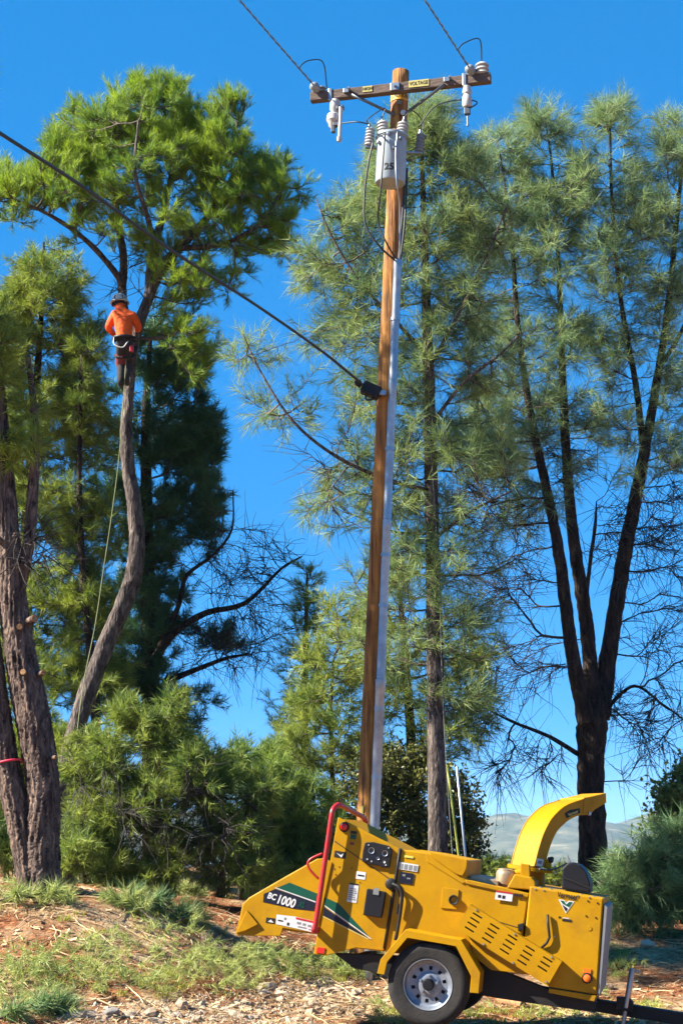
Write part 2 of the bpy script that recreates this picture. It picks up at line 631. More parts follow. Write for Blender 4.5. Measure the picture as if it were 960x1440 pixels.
def hill_z(x, y):
    def bumpf(cx, cy, wx, wy, h):
        return h * np.exp(-((x - cx) / wx) ** 2 - ((y - cy) / wy) ** 2)
    z = -48 + 0 * x
    z = z + bumpf(320, 2700, 230, 500, 92) + bumpf(700, 3000, 200, 500, 100) + bumpf(1050, 3300, 420, 600, 130)
    z = z + bumpf(-250, 2900, 400, 500, 100) + bumpf(-1000, 3200, 600, 600, 150) + bumpf(1800, 3300, 600, 700, 190)
    z = z + bumpf(480, 1900, 200, 260, 62) + bumpf(-1800, 3200, 600, 700, 150)
    amp = np.clip((z + 48) / 90, 0, 1)
    for k, (s, a) in enumerate(((0.011, 9), (0.023, 6), (0.052, 3.2), (0.11, 1.8))):
        z = z + a * amp * vnoise(x, y, s, 0.6 + k)
    return z


HZ = hill_z(HX, HY)
ii = np.arange(149)[:, None] * 260 + np.arange(259)[None, :]
hf = np.stack([ii, ii + 1, ii + 261, ii + 260], -1).reshape(-1, 4)
hills = obj('hills', np_mesh('hills', np.stack([HX, HY, HZ], -1).reshape(-1, 3), hf, True),
            pmat('hill_scrub', (0.10, 0.095, 0.055), 0.95, c2=(0.022, 0.034, 0.018), scale=0.02, c3=(0.28, 0.22, 0.14), lo=0.38, hi=0.6,
                 bump=0.6, bscale=0.03, spec=0.05, detail=10))
tag(hills, 'scrub covered hills far off in blue haze', 'hills', kind='structure')


# ------------------------------------------------------------------ trees
def unit(v):
    return v / (np.linalg.norm(v, axis=-1, keepdims=True) + 1e-9)


def bark_disp(amp, seed, knots=14):
    r = np.random.default_rng(seed)
    ph = r.uniform(0, 6.28, 12)

    def f(pts, th):
        s = np.concatenate([[0], np.cumsum(np.linalg.norm(np.diff(pts, axis=0), axis=1))])[:, None]
        t = th[None, :]
        w = 0.9 * np.sin(s * 2.3 + ph[0]) + 0.6 * np.sin(s * 5.1 + ph[1])
        d = np.sin(knots * t + w + ph[2]) * np.sin(s * 9 + 2 * np.sin(3 * t + ph[3]) + ph[4])
        d += 0.8 * np.sin((knots + 7) * t - 1.4 * w + ph[5]) * np.cos(s * 14 + 3 * t + ph[6])
        d += 0.5 * r.normal(size=(len(pts), len(th)))
        flare = 0.22 * np.exp(-s / 0.28) * (np.sin(5 * t + ph[9]) + 0.6 * np.sin(3 * t + ph[10])) if knots > 10 else 0
        big = 0.8 * np.sin(2 * t + s * 0.7 + ph[7]) + 0.6 * np.sin(3 * t - s * 1.1 + ph[8])
        return 1 + amp * d + amp * 0.9 * big + flare
    return f


def needles(o, d, ln, n, nl, w, fwd, droop, rg, along=0.75):
    """needle triangles round twigs: o (k,3) start, d (k,3) direction, ln (k,) length"""
    k = len(o)
    u = 1 - along * rg.random((k, n)) ** 1.0
    base = o[:, None] + d[:, None] * (ln[:, None] * u)[..., None]
    rv = rg.normal(size=(k, n, 3))
    rv -= d[:, None] * (rv * d[:, None]).sum(-1, keepdims=True)
    rv = unit(rv)
    nd = d[:, None] * (fwd * rg.uniform(0.5, 1.4, (k, n)))[..., None] + rv
    nd[..., 2] -= droop * rg.uniform(0.3, 1.4, (k, n))
    nd = unit(nd)
    L = nl * rg.uniform(0.7, 1.15, (k, n))
    tip = base + nd * L[..., None]
    tip[..., 2] -= droop * 0.25 * L
    side = unit(np.cross(nd, rg.normal(size=(k, n, 3)))) * (w * 0.5)
    V = np.stack([base - side, base + side, tip], 2).reshape(-1, 3)
    return V, np.arange(len(V)).reshape(-1, 3)


def leaves(o, d, ln, n, nl, rg):
    k = len(o)
    u = 1 - 0.95 * rg.random((k, n))
    base = o[:, None] + d[:, None] * (ln[:, None] * u)[..., None] + rg.normal(size=(k, n, 3)) * 0.04
    nd = unit(d[:, None] * 0.4 + rg.normal(size=(k, n, 3)))
    side = unit(np.cross(nd, rg.normal(size=(k, n, 3))))
    L = (nl * rg.uniform(0.6, 1.2, (k, n)))[..., None]
    up = np.cross(nd, side)
    V = np.stack([base, base + nd * L * 0.45 - side * L * 0.3 + up * L * 0.06, base + nd * L,
                  base + nd * L * 0.45 + side * L * 0.3 + up * L * 0.06], 2).reshape(-1, 3)
    return V, np.arange(len(V)).reshape(-1, 4)


def grow(name, label, cat, Y, stems, blobs, fol, wood, seed, group=None, sides=14, disp=0.05, knots=9,
         branch_mat=None, rise=0.25, tip_r=0.006, expo=0.46, stem_step=0.16):
    """stems: [[(px,py,width_px[,dY])...]]; blobs: [(px,py,rx,ry,rY,n[,mode[,dY]])], mode g foliage / b bare twigs.
    Limbs grow from the stems to points scattered through the blobs; needles or leaves sit on their ends."""
    rg = np.random.default_rng(seed)
    pos, par, frozen = [], [], []
    stem_tubes = []
    for si, st in enumerate(stems):
        pts, rad = [], []
        for s in st:
            yy = Y + (s[3] if len(s) > 3 else 0)
            d = ray(s[0], s[1]); t = yy / d[1]
            pts.append(CAM + d * t); rad.append(s[2] * 0.5 * t / F)
        L = np.linalg.norm(np.diff(np.array(pts), axis=0), axis=1).sum()
        m = max(6, int(L / stem_step))
        c = smooth_path(np.column_stack([pts, rad]), m)
        c[:, 3] = np.maximum(c[:, 3], 0.005)
        stem_tubes.append(c)
        base = len(pos)
        if si == 0:
            p0 = -1
        else:
            p0 = int(np.argmin(np.linalg.norm(np.array(pos) - c[0, :3], axis=1)))
        for i, q in enumerate(c):
            pos.append(q[:3]); par.append(p0 if i == 0 else base + i - 1); frozen.append(q[3])
    root = stem_tubes[0][0, :3].copy()
    root[2] = gz(root[0], root[1])
    t = empty(name, root)
    tag(t, label, cat, group)
    done = []
    for k, c in enumerate(stem_tubes):
        rad = c[:, 3].copy()
        joined = bool(done) and min(np.linalg.norm(q[:, :3] - c[0, :3], axis=1).min() for q in done) < 0.35
        if not joined:
            h = np.linalg.norm(c[:, :3] - c[0, :3], axis=1)
            rad *= 1 + 0.28 * np.exp(-h / 0.3)
        done.append(c)
        acc = Acc()
        acc.tube(c[:, :3], rad, sides if k == 0 or rad[0] > 0.08 else max(6, sides // 2), bark_disp(disp, seed + k, knots) if disp else None)
        nm = 'trunk' if k == 0 else ('limb' if joined else 'stem')
        obj(nm, acc.mesh(nm, True, root), wood, t)

    # targets
    tg, mode, bnum = [], [], []
    for b in blobs:
        n = b[5]
        md = b[6] if len(b) > 6 else 'g'
        dY = b[7] if len(b) > 7 else 0
        v = unit(rg.normal(size=(n * 3, 3))) * (rg.random((n * 3, 1)) ** (0.42))
        # keep a spread-out subset
        keep = [0]
        for i in range(1, len(v)):
            if len(keep) >= n: break
            dd = np.linalg.norm(v[keep] - v[i], axis=1).min()
            if dd > 0.9 / max(n, 2) ** (1 / 2.6) or rg.random() < 0.25:
                keep.append(i)
        for i in keep:
            a = v[i]
            tg.append(P(b[0] + a[0] * b[2], b[1] + a[1] * b[3], Y + dY + a[2] * b[4])); mode.append(md)
    tg = np.array(tg)
    nst = len(pos)
    POS = np.zeros((nst + len(tg) * 24, 3)); POS[:nst] = pos
    AV = np.zeros(len(POS), bool); AV[:nst] = True
    for c_i in range(nst):
        if POS[c_i, 2] < root[2] + 0.25 and POS[:nst, 2].max() > root[2] + 1.0: AV[c_i] = False
    GEN = np.zeros(len(POS), int)
    cnt = nst
    d0 = np.array([np.linalg.norm(POS[:nst] - p, axis=1).min() for p in tg])
    order = np.argsort(d0 + rg.uniform(0, 0.4, len(d0)))
    branches = []
    for ti in order:
        p = tg[ti]
        av = np.nonzero(AV[:cnt])[0]
        dv = p - POS[av]
        dist = np.linalg.norm(dv, axis=1)
        cost = dist + (0.7 if mode[ti] == 'g' else 0.25) * np.clip(-dv[:, 2], 0, None) + 0.12 * GEN[av]
        a = av[int(np.argmin(cost))]
        p0 = POS[a]
        L = np.linalg.norm(p - p0)
        if L < 0.05: continue
        hd = p - p0; hz = hd[2]; hd = hd * np.array([1, 1, 0]); hd = hd / (np.linalg.norm(hd) + 1e-6)
        rs = rise if mode[ti] == 'g' else -0.12
        up = np.array([0, 0, 1.0])
        dirn = (p - p0) / L
        p1 = p0 + L * 0.38 * unit(0.65 * dirn + 0.5 * hd - rs * 0.6 * up)
        p2 = p - L * 0.33 * unit(dirn + rs * 1.6 * up)
        m = int(np.clip(L / 0.16, 4, 22))
        s = np.linspace(0, 1, m + 1)[1:, None]
        c = (1 - s) ** 3 * p0 + 3 * (1 - s) ** 2 * s * p1 + 3 * (1 - s) * s ** 2 * p2 + s ** 3 * p
        jit = rg.normal(size=(m, 3)) * 0.018 * min(L, 1.5)
        jit[-1] = 0
        c = c + jit
        ids = np.arange(cnt, cnt + m)
        POS[ids] = c
        AV[ids[: max(1, int(m * 0.75))]] = GEN[a] < 4
        GEN[ids] = GEN[a] + 1
        for q, i in enumerate(ids):
            par.append(a if q == 0 else i - 1)
        cnt += m
        branches.append((a, ids, mode[ti], L))
    weight = np.zeros(cnt)
    for a, ids, md, L in branches:
        i = ids[-1]
        while i >= 0:
            weight[i] += 1
            i = par[i]
    rad = tip_r * np.maximum(weight, 1) ** expo
    acc = Acc(); accb = Acc()
    O, D, LN = [], [], []
    bare_o, bare_d, bare_l = [], [], []
    for a, ids, md, L in branches:
        r = rad[ids].copy()
        r = np.minimum(r, (frozen[a] if a < nst else rad[a]) * 0.85)
        r[-1] = tip_r * 0.5
        pts = np.vstack([POS[a], POS[ids]])
        rr = np.concatenate([[r[0]], r])
        (acc if md == 'g' else accb).tube(pts, rr, 5 if rr[0] > 0.02 else 3, cap=False)
        tang = unit(np.gradient(pts, axis=0))
        span = fol['span'] if md == 'g' else 2.4
        lo = max(0.15, 1 - span / max(L, 0.1))
        K = fol['k'] if md == 'g' else fol.get('kb', 9)
        f = lo + (1 - lo) * rg.random(K) ** 0.8
        f[0] = 1.0
        x = f * (len(pts) - 1)
        i0 = np.minimum(x.astype(int), len(pts) - 2); fr = (x - i0)[:, None]
        o = pts[i0] * (1 - fr) + pts[i0 + 1] * fr
        tt = tang[i0]
        if md == 'g':
            dd = unit(tt * 0.75 + rg.normal(size=(K, 3)) * fol['spread'] + np.array([0, 0, fol['up']]))
            O.append(o); D.append(dd); LN.append(fol['tl'] * rg.uniform(0.5, 1.25, K))
        else:
            dd = unit(tt * 0.7 + rg.normal(size=(K, 3)) * 0.6 + np.array([0, 0, -0.15]))
            bare_o.append(o); bare_d.append(dd); bare_l.append(rg.uniform(0.15, 0.85, K))
    if O:
        O, D, LN = np.vstack(O), np.vstack(D), np.concatenate(LN)

        def twigs(A, o, d, l, r0):
            a1 = unit(np.cross(d, np.array([0.3, 0.5, 0.81]))); b1 = np.cross(d, a1)
            e = o + d * l[:, None]
            V = np.stack([o + a1 * r0, o + (-0.5 * a1 + 0.87 * b1) * r0, o + (-0.5 * a1 - 0.87 * b1) * r0, e], 1).reshape(-1, 3)
            b = np.arange(len(o))[:, None, None] * 4
            A.add(V, (b + np.array([[0, 1, 3, 3], [1, 2, 3, 3], [2, 0, 3, 3]])).reshape(-1, 4))
        twigs(acc, O, D, LN, fol.get('tr', 0.005))
        obj('branches', acc.mesh('branches', True, root), branch_mat or M['twig'], t)
        if fol.get('leaf'):
            V, Fc = leaves(O, D, LN, fol['n'], fol['nl'], rg)
        else:
            V, Fc = needles(O, D, LN, fol['n'], fol['nl'], fol['w'], fol['fwd'], fol['droop'], rg, fol.get('along', 0.75))
        obj('crown', np_mesh('crown', V - root, Fc), fol['mat'], t)
    if bare_o:
        bo, bd, bl = np.vstack(bare_o), np.vstack(bare_d), np.concatenate(bare_l)
        for o_, d_, l_ in zip(bo, bd, bl):
            k = 4
            q = o_ + d_ * np.linspace(0, l_, k)[:, None]
            q[:, 2] -= np.linspace(0, 1, k) ** 2 * l_ * rg.uniform(-0.2, 0.35)
            q[1:] += rg.normal(size=(k - 1, 3)) * 0.02
            accb.tube(q, [0.0065, 0.005, 0.004, 0.002], 3, cap=False)
        obj('dead_branches', accb.mesh('dead_branches', True, root), M['deadtwig'], t)
    return t


def sawn_stub(tree, px, py, Y, d, r, l):
    p = P(px, py, Y); loc = np.array(tree.location)
    d = np.asarray(d, float)
    a = Acc(); a.tube([p - d * 0.2, p, p + d * l], [r * 1.3, r * 1.15, r], 12, bark_disp(0.05, int(px + py), 6), cap=False)
    s = obj('cut_stub', a.mesh('cut_stub', True, loc), M['bark'], tree)
    me = lathe_mesh('cut_face', [(0, 0.004), (r * 0.93, 0.004), (r * 1.0, -0.004)], p + d * l - loc, d, 12)
    obj('cut_face', me, M['cutwood'], s)
    return s


F_DENSE = dict(k=9, n=32, nl=0.145, w=0.0075, fwd=1.5, droop=-0.15, tl=0.26, span=0.8, spread=0.40, up=0.55, mat=M['n_climb'])
F_OLIVE = dict(k=10, n=22, nl=0.18, w=0.010, fwd=1.3, droop=0.1, tl=0.25, span=0.9, spread=0.55, up=0.15, mat=M['n_back'])
F_DARK = dict(k=9, n=30, nl=0.20, w=0.013, fwd=0.9, droop=0.0, tl=0.28, span=0.9, spread=0.4, up=0.35, mat=M['n_dark'])
F_GREY = dict(k=8, n=17, nl=0.25, w=0.0075, fwd=1.5, droop=0.2, tl=0.30, span=0.75, spread=0.5, up=0.2, mat=M['n_grey'], kb=9)
F_RIGHT = dict(k=8, n=17, nl=0.26, w=0.008, fwd=1.5, droop=0.2, tl=0.30, span=0.75, spread=0.5, up=0.25, mat=M['n_right'], kb=9)

# forked trunk close by on the bank
TY = 17.5
t1 = grow('pine_tree', 'thick furrowed pine trunk forked low, tied with a pink ribbon', 'tree', TY,
          [[(57, 1272, 50), (58, 1190, 50), (61, 1110, 46), (47, 1010, 48), (26, 900, 41), (14, 780, 32), (2, 640, 28), (-14, 480, 25), (-30, 250, 20), (-40, 60, 12)],
           [(48, 1262, 40), (33, 1170, 40), (14, 1095, 37), (0, 1020, 35), (-12, 930, 33), (-30, 800, 30), (-60, 620, 27), (-95, 400, 22), (-110, 200, 12)],
           [(18, 860, 22), (38, 780, 17), (46, 700, 16), (50, 600, 11), (40, 500, 7)]],
          [(-90, 120, 90, 90, 1.1, 50), (-120, 330, 80, 90, 1.1, 45), (-110, -40, 70, 60, 0.9, 40), (-160, 200, 70, 80, 1.0, 30),
           (30, 620, 36, 70, 0.5, 16), (50, 760, 40, 50, 0.4, 8, 'b'), (-5, 500, 30, 60, 0.6, 14),
           (-210, 200, 110, 110, 1.2, 80, 'g', -0.4), (-220, 400, 100, 100, 1.2, 70, 'g', -0.4), (-240, 20, 110, 110, 1.2, 60, 'g', -0.6)],  # unseen crown clumps out of frame, added to shade the lower utility pole
          dict(F_OLIVE, mat=M['n_back']), M['bark'], 11, sides=72, disp=0.06, knots=13, stem_step=0.028)
loc1 = np.array(t1.location)
for (a, b, dv, r, l) in ((3, 762, (-0.2, -1, 0.1), 0.034, 0.14), (38, 875, (0.7, -0.7, 0.15), 0.045, 0.16), (30, 884, (0.1, -1, 0), 0.034, 0.16),
                         (40, 950, (-0.1, -1, 0.1), 0.034, 0.20), (56, 948, (0.4, -0.9, 0), 0.028, 0.18), (70, 1066, (0.5, -0.85, 0), 0.02, 0.2),
                         (20, 756, (0.4, -0.9, 0.2), 0.026, 0.12)):
    sawn_stub(t1, a, b, TY - 0.06, np.array(dv) / np.linalg.norm(dv), r, l)
# ribbon round the left fork
rib = Acc()
c = P(12, 1073, TY)
th = np.linspace(0, 2 * math.pi, 40)
rib.tube(np.stack([c[0] + 0.165 * np.cos(th), c[1] + 0.165 * np.sin(th), c[2] + 0.035 * np.cos(th + 0.4)], 1), 0.013, 6)
rb = obj('ribbon', rib.mesh('ribbon', True), M['pink'])
tag(rb, 'bright pink ribbon tied round the forked trunk', 'ribbon')

# the tree being climbed
CY = 23.5
t2 = grow('pine_tree', 'bent pine with dense bright rounded crown, climbed by the worker', 'tree', CY,
          [[(84, 1262, 26), (84, 1130, 25), (98, 1060, 24), (118, 990, 25), (150, 905, 24), (180, 835, 24), (192, 780, 22), (190, 720, 20), (181, 660, 18),
            (178, 600, 17), (183, 540, 14), (188, 490, 14), (196, 455, 16), (208, 422, 15)],
           [(208, 422, 14), (225, 380, 16), (258, 342, 13), (296, 300, 10), (326, 250, 7), (345, 200, 4)],
           [(208, 425, 14), (211, 385, 12), (219, 340, 12), (233, 290, 9), (242, 220, 6, 0.3), (230, 150, 3, 0.5)],
           [(188, 485, 12), (176, 440, 12, 0.3), (172, 405, 12, 0.5), (174, 365, 11, 0.5), (166, 310, 9, 0.6), (160, 250, 6, 0.6), (150, 180, 3, 0.6)],
           [(173, 400, 10, 0.4), (152, 370, 8, 0.2), (112, 330, 7, 0.0), (62, 298, 5, -0.2), (15, 278, 3, -0.3)],
           [(250, 350, 9), (315, 342, 7, -0.3), (368, 312, 5, -0.4), (398, 262, 3, -0.4)],
           [(219, 345, 8), (206, 300, 7, -0.6), (190, 240, 5, -0.9), (195, 170, 3, -1.0)]],
          [(205, 168, 74, 48, 0.9, 96), (130, 198, 66, 53, 0.9, 84), (295, 193, 61, 51, 0.9, 84), (205, 233, 101, 58, 1.3, 96),
           (320, 253, 69, 58, 1.0, 75), (385, 273, 45, 58, 0.8, 55), (95, 253, 66, 53, 1.0, 71), (30, 270, 53, 48, 0.9, 44),
           (-10, 275, 34, 34, 0.8, 18), (150, 308, 90, 48, 1.2, 29), (250, 298, 95, 48, 1.3, 36), (345, 338, 58, 42, 0.8, 29),
           (270, 393, 64, 34, 0.9, 17), (390, 338, 32, 34, 0.6, 16), (200, 124, 28, 15, 0.3, 13), (240, 130, 28, 15, 0.3, 10),
           (330, 150, 23, 13, 0.3, 10), (225, 375, 45, 35, 0.8, 14), (310, 400, 55, 35, 0.7, 16), (240, 345, 80, 40, 1.0, 26), (275, 488, 38, 58, 0.7, 20), (255, 438, 42, 32, 0.6, 12), (200, 388, 60, 40, 0.8, 8, 'b')],
          F_DENSE, M['bark_grey'], 21, sides=22, disp=0.06, knots=8, rise=0.3, tip_r=0.007, stem_step=0.06)

t3 = grow('pine_tree', 'olive green pine filling the gap behind the two bare trunks', 'tree', 26.5,
          [[(40, 1265, 24), (42, 1000, 22), (36, 800, 18), (48, 600, 13), (60, 420, 6), (62, 340, 3)],
           [(130, 1262, 16, -0.6), (135, 1000, 14, -0.6), (120, 850, 11, -0.6), (112, 700, 8, -0.6), (115, 500, 4, -0.6)]],
          [(62, 400, 62, 55, 1.0, 89), (20, 470, 50, 70, 1.1, 89), (110, 500, 45, 65, 0.9, 78), (60, 580, 75, 60, 1.2, 85), (125, 610, 38, 70, 0.8, 62),
           (60, 700, 80, 60, 1.2, 70), (125, 745, 45, 60, 0.9, 58), (60, 820, 80, 60, 1.2, 66), (130, 860, 50, 60, 0.9, 66), (70, 940, 80, 60, 1.2, 70),
           (140, 960, 55, 50, 0.9, 54), (40, 1060, 80, 60, 1.2, 66), (0, 640, 40, 90, 1.0, 50), (0, 900, 40, 120, 1.0, 50), (110, 1080, 60, 60, 1.0, 58),
           (80, 760, 80, 120, 1.0, 14, 'b')],
          F_OLIVE, M['bark_dark'], 31, sides=10, disp=0.04, rise=0.15)

t4 = grow('fir_tree', 'dark dense evergreen with upswept boughs and bare dead limbs', 'tree', 28,
          [[(215, 1265, 28), (212, 1000, 26), (208, 800, 20), (205, 600, 13), (212, 470, 5)],
           [(212, 935, 14, -0.3), (245, 890, 11, -0.6), (290, 862, 9, -0.7), (345, 848, 7, -0.8), (395, 800, 4, -0.8), (425, 782, 2, -0.8)],
           [(220, 920, 9, -0.3), (252, 850, 7, -0.5), (262, 810, 6, -0.5), (300, 780, 4, -0.5), (326, 745, 3, -0.5), (328, 690, 1.5, -0.5)],
           [(230, 960, 9, -0.3), (280, 940, 7, -0.5), (320, 925, 5, -0.6), (350, 920, 3, -0.6)]],
          [(225, 500, 42, 50, 0.9, 40), (265, 520, 38, 50, 0.8, 34), (285, 600, 26, 55, 0.6, 32), (235, 620, 55, 65, 1.0, 55), (275, 690, 40, 50, 0.8, 36),
           (225, 740, 55, 60, 1.0, 50), (215, 840, 60, 60, 1.0, 50), (200, 930, 60, 60, 1.0, 45), (290, 740, 22, 40, 0.5, 16), (240, 1010, 80, 50, 1.0, 34),
           (170, 700, 40, 160, 0.8, 40), (305, 905, 40, 30, 0.6, 10), (300, 630, 16, 30, 0.4, 10),
           (350, 800, 65, 60, 0.7, 30, 'b', -0.7), (320, 900, 60, 50, 0.7, 34, 'b', -0.6), (375, 880, 50, 60, 0.7, 22, 'b', -0.7), (300, 790, 50, 60, 0.6, 16, 'b', -0.5)],
          F_DARK, M['bark_dark'], 41, sides=10, disp=0.04, rise=0.3)

t5 = grow('pine_tree', 'slender straight grey pine rising just behind the utility pole', 'tree', 22.5,
          [[(617, 1260, 27), (613, 1080, 25), (611, 900, 23), (607, 720, 20), (603, 560, 17), (599, 430, 13), (596, 320, 9), (593, 220, 6), (590, 140, 3)],
           [(605, 690, 7), (545, 675, 6, -0.4), (470, 640, 5, -0.8), (410, 590, 4, -1.0), (365, 520, 3, -1.0), (342, 470, 1.5, -1.0)],
           [(600, 500, 6), (555, 450, 5, -0.4), (505, 395, 4, -0.6), (465, 330, 3, -0.7), (445, 280, 1.5, -0.7)],
           [(601, 520, 6), (640, 450, 5, -0.4), (680, 370, 4, -0.5), (712, 290, 2, -0.5)],
           [(604, 600, 6), (650, 540, 5, -0.5), (700, 500, 4, -0.6), (730, 470, 2, -0.6)],
           [(608, 760, 5), (660, 720, 4, -0.4), (720, 690, 2, -0.6)]],
          [(590, 190, 45, 45, 0.7, 46), (545, 250, 50, 45, 0.8, 40), (640, 240, 52, 50, 0.8, 46), (490, 310, 50, 50, 0.8, 35), (590, 330, 70, 55, 1.0, 49),
           (670, 320, 50, 55, 0.8, 43), (450, 380, 38, 50, 0.7, 22), (530, 410, 70, 50, 1.0, 40), (640, 430, 65, 55, 1.0, 46), (470, 470, 50, 40, 0.8, 20),
           (570, 510, 70, 50, 1.0, 35), (680, 520, 55, 55, 0.8, 35), (500, 560, 60, 40, 0.9, 19), (610, 610, 80, 50, 1.0, 35), (400, 560, 55, 60, 0.7, 14),
           (345, 490, 22, 28, 0.4, 8), (520, 650, 70, 40, 0.9, 22), (680, 640, 60, 50, 0.8, 24), (590, 720, 80, 45, 1.0, 24), (480, 720, 60, 50, 0.8, 16),
           (650, 780, 70, 55, 0.9, 24), (560, 820, 70, 50, 0.9, 24), (660, 880, 60, 50, 0.8, 24), (550, 910, 60, 45, 0.8, 19), (640, 980, 50, 40, 0.7, 16),
           (580, 400, 130, 220, 1.2, 50), (590, 700, 130, 160, 1.1, 40), (590, 180, 30, 60, 0.4, 16), (620, 165, 18, 40, 0.3, 8), (560, 640, 110, 90, 1.0, 12, 'b'), (650, 760, 90, 90, 1.0, 14, 'b'), (560, 860, 90, 100, 0.9, 12, 'b'), (470, 660, 60, 60, 0.8, 8, 'b')],
          F_GREY, M['bark_grey'], 51, sides=14, disp=0.05, rise=0.2, stem_step=0.08)

t6 = grow('pine_tree', 'tall sparse pine dividing into several dark stems beside the chipper chute', 'tree', 26,
          [[(833, 1280, 41.8), (832, 1180, 38.9), (830, 1090, 38), (832, 1020, 43.7), (833, 985, 32.8)],
           [(825, 1020, 24.7, -0.2), (806, 930, 19.7, -0.3), (795, 850, 18, -0.3), (784, 770, 16.4, -0.3), (768, 690, 13.9, -0.3), (745, 580, 10.7, -0.3), (727, 450, 7.38, -0.3), (718, 320, 4.92, -0.3), (702, 215, 2.46, -0.3)],
           [(833, 1000, 26.6), (828, 920, 21.3), (820, 850, 19.7), (806, 760, 16.4), (797, 660, 13.1), (790, 520, 9.84), (785, 380, 6.56), (776, 240, 4.1), (766, 170, 1.64)],
           [(842, 1010, 28.5, 0.1), (858, 900, 22.1, 0.2), (876, 790, 20.5, 0.2), (897, 680, 17.2, 0.2), (917, 570, 13.1, 0.2), (936, 450, 9.84, 0.2), (950, 320, 6.56, 0.2), (962, 190, 3.28, 0.2)],
           [(905, 640, 10.7, 0.2), (893, 540, 9.02, 0.0), (872, 420, 6.56, -0.2), (860, 290, 4.92, -0.2), (857, 172, 2.46, -0.2)],
           [(822, 860, 6.56, -0.1), (828, 800, 5.74, -0.3), (836, 740, 4.92, -0.4), (838, 705, 1.64, -0.4)],
           [(925, 520, 7.38, 0.2), (960, 460, 5.74, 0.3), (985, 380, 4.1, 0.3), (990, 250, 2.46, 0.3)],
           [(812, 1060, 7.6, 0), (770, 1035, 5.7, -0.4), (720, 1015, 3.8, -0.6), (680, 995, 1.64, -0.6)],
           [(848, 1000, 6.65, 0), (890, 965, 4.1, -0.3), (930, 990, 3.28, -0.5), (965, 1015, 1.9, -0.5)]],
          [(702, 218, 42, 40, 0.8, 32), (766, 178, 34, 34, 0.7, 32), (857, 168, 30, 32, 0.7, 30), (945, 208, 40, 50, 0.9, 38), (735, 288, 60, 50, 1.0, 43), (820, 258, 48, 50, 0.9, 32),
           (905, 288, 50, 55, 0.9, 40), (965, 328, 40, 70, 0.9, 35), (690, 340, 45, 55, 0.9, 32), (770, 360, 60, 60, 1.0, 46), (860, 370, 55, 60, 1.0, 43), (940, 420, 50, 60, 0.9, 38),
           (700, 460, 55, 55, 0.9, 35), (790, 470, 55, 50, 1.0, 38), (870, 480, 50, 50, 0.9, 32), (950, 530, 45, 60, 0.9, 30), (690, 570, 55, 50, 0.9, 24), (770, 570, 60, 50, 0.9, 27),
           (860, 580, 50, 40, 0.8, 19), (720, 650, 60, 40, 0.8, 16), (930, 630, 50, 40, 0.8, 14), (750, 720, 50, 40, 0.8, 9),
           (830, 330, 150, 180, 1.3, 60), (740, 268, 30, 90, 0.5, 20), (800, 268, 25, 100, 0.6, 20), (880, 268, 25, 100, 0.6, 20), (780, 560, 130, 110, 1.2, 40), (700, 620, 70, 60, 0.9, 22), (770, 640, 70, 60, 0.9, 18), (900, 640, 60, 60, 0.9, 16), (720, 720, 70, 50, 0.8, 12), (690, 690, 70, 70, 0.9, 45, 'b'), (790, 640, 60, 60, 0.9, 21, 'b'), (700, 820, 80, 60, 0.9, 42, 'b'), (900, 760, 80, 70, 0.9, 48, 'b'), (940, 870, 70, 80, 0.9, 42, 'b'), (720, 930, 80, 50, 0.9, 36, 'b'),
           (690, 1010, 70, 45, 0.7, 14, 'b', -0.5), (745, 1075, 55, 35, 0.6, 13, 'b', -0.5), (910, 1000, 70, 50, 0.8, 33, 'b'), (900, 1060, 70, 40, 0.6, 12, 'b'), (950, 700, 60, 80, 0.8, 27, 'b'), (700, 1090, 30, 30, 0.5, 8, 'b', -0.5)],
          F_RIGHT, M['bark_dark'], 61, sides=18, disp=0.06, rise=0.22, stem_step=0.08)

t7 = grow('young_pine', 'young narrow conifer with pointed top between dead limbs and utility pole', 'tree', 27,
          [[(428, 1240, 14), (428, 1050, 11), (430, 900, 7), (432, 805, 3)]],
          [(431, 825, 12, 28, 0.3, 14), (430, 875, 26, 35, 0.5, 22), (428, 935, 40, 40, 0.6, 28), (425, 1000, 52, 45, 0.8, 34), (420, 1080, 60, 50, 0.9, 36), (420, 1160, 60, 45, 0.9, 26)],
          dict(F_DENSE, mat=M['n_young'], k=7, n=22, nl=0.14, up=0.35), M['bark_dark'], 71, sides=8, disp=0, rise=0.35)

t8 = grow('pine_tree', 'yellow green pine with loose sprays low behind the utility pole', 'tree', 25,
          [[(585, 1250, 18), (582, 1120, 17), (575, 1000, 13), (566, 880, 9), (556, 780, 4)], [(470, 1240, 10), (468, 1120, 8), (465, 1000, 6), (470, 920, 3)]],
          [(470, 930, 50, 40, 0.8, 22), (530, 890, 45, 45, 0.8, 20), (450, 1000, 55, 40, 0.9, 28), (535, 980, 60, 50, 1.0, 28), (420, 1060, 50, 40, 0.8, 24), (500, 1060, 60, 45, 0.9, 28),
           (600, 930, 50, 60, 0.9, 20), (660, 930, 40, 50, 0.8, 20), (560, 800, 45, 40, 0.8, 12), (660, 1010, 35, 40, 0.7, 14), (610, 1030, 50, 50, 0.8, 20), (470, 850, 40, 35, 0.6, 8), (560, 1110, 60, 40, 0.9, 20)],
          dict(F_GREY, mat=M['n_gold'], k=8, n=22, nl=0.2, w=0.011), M['bark_dark'], 81, sides=10, disp=0.04, rise=0.15)

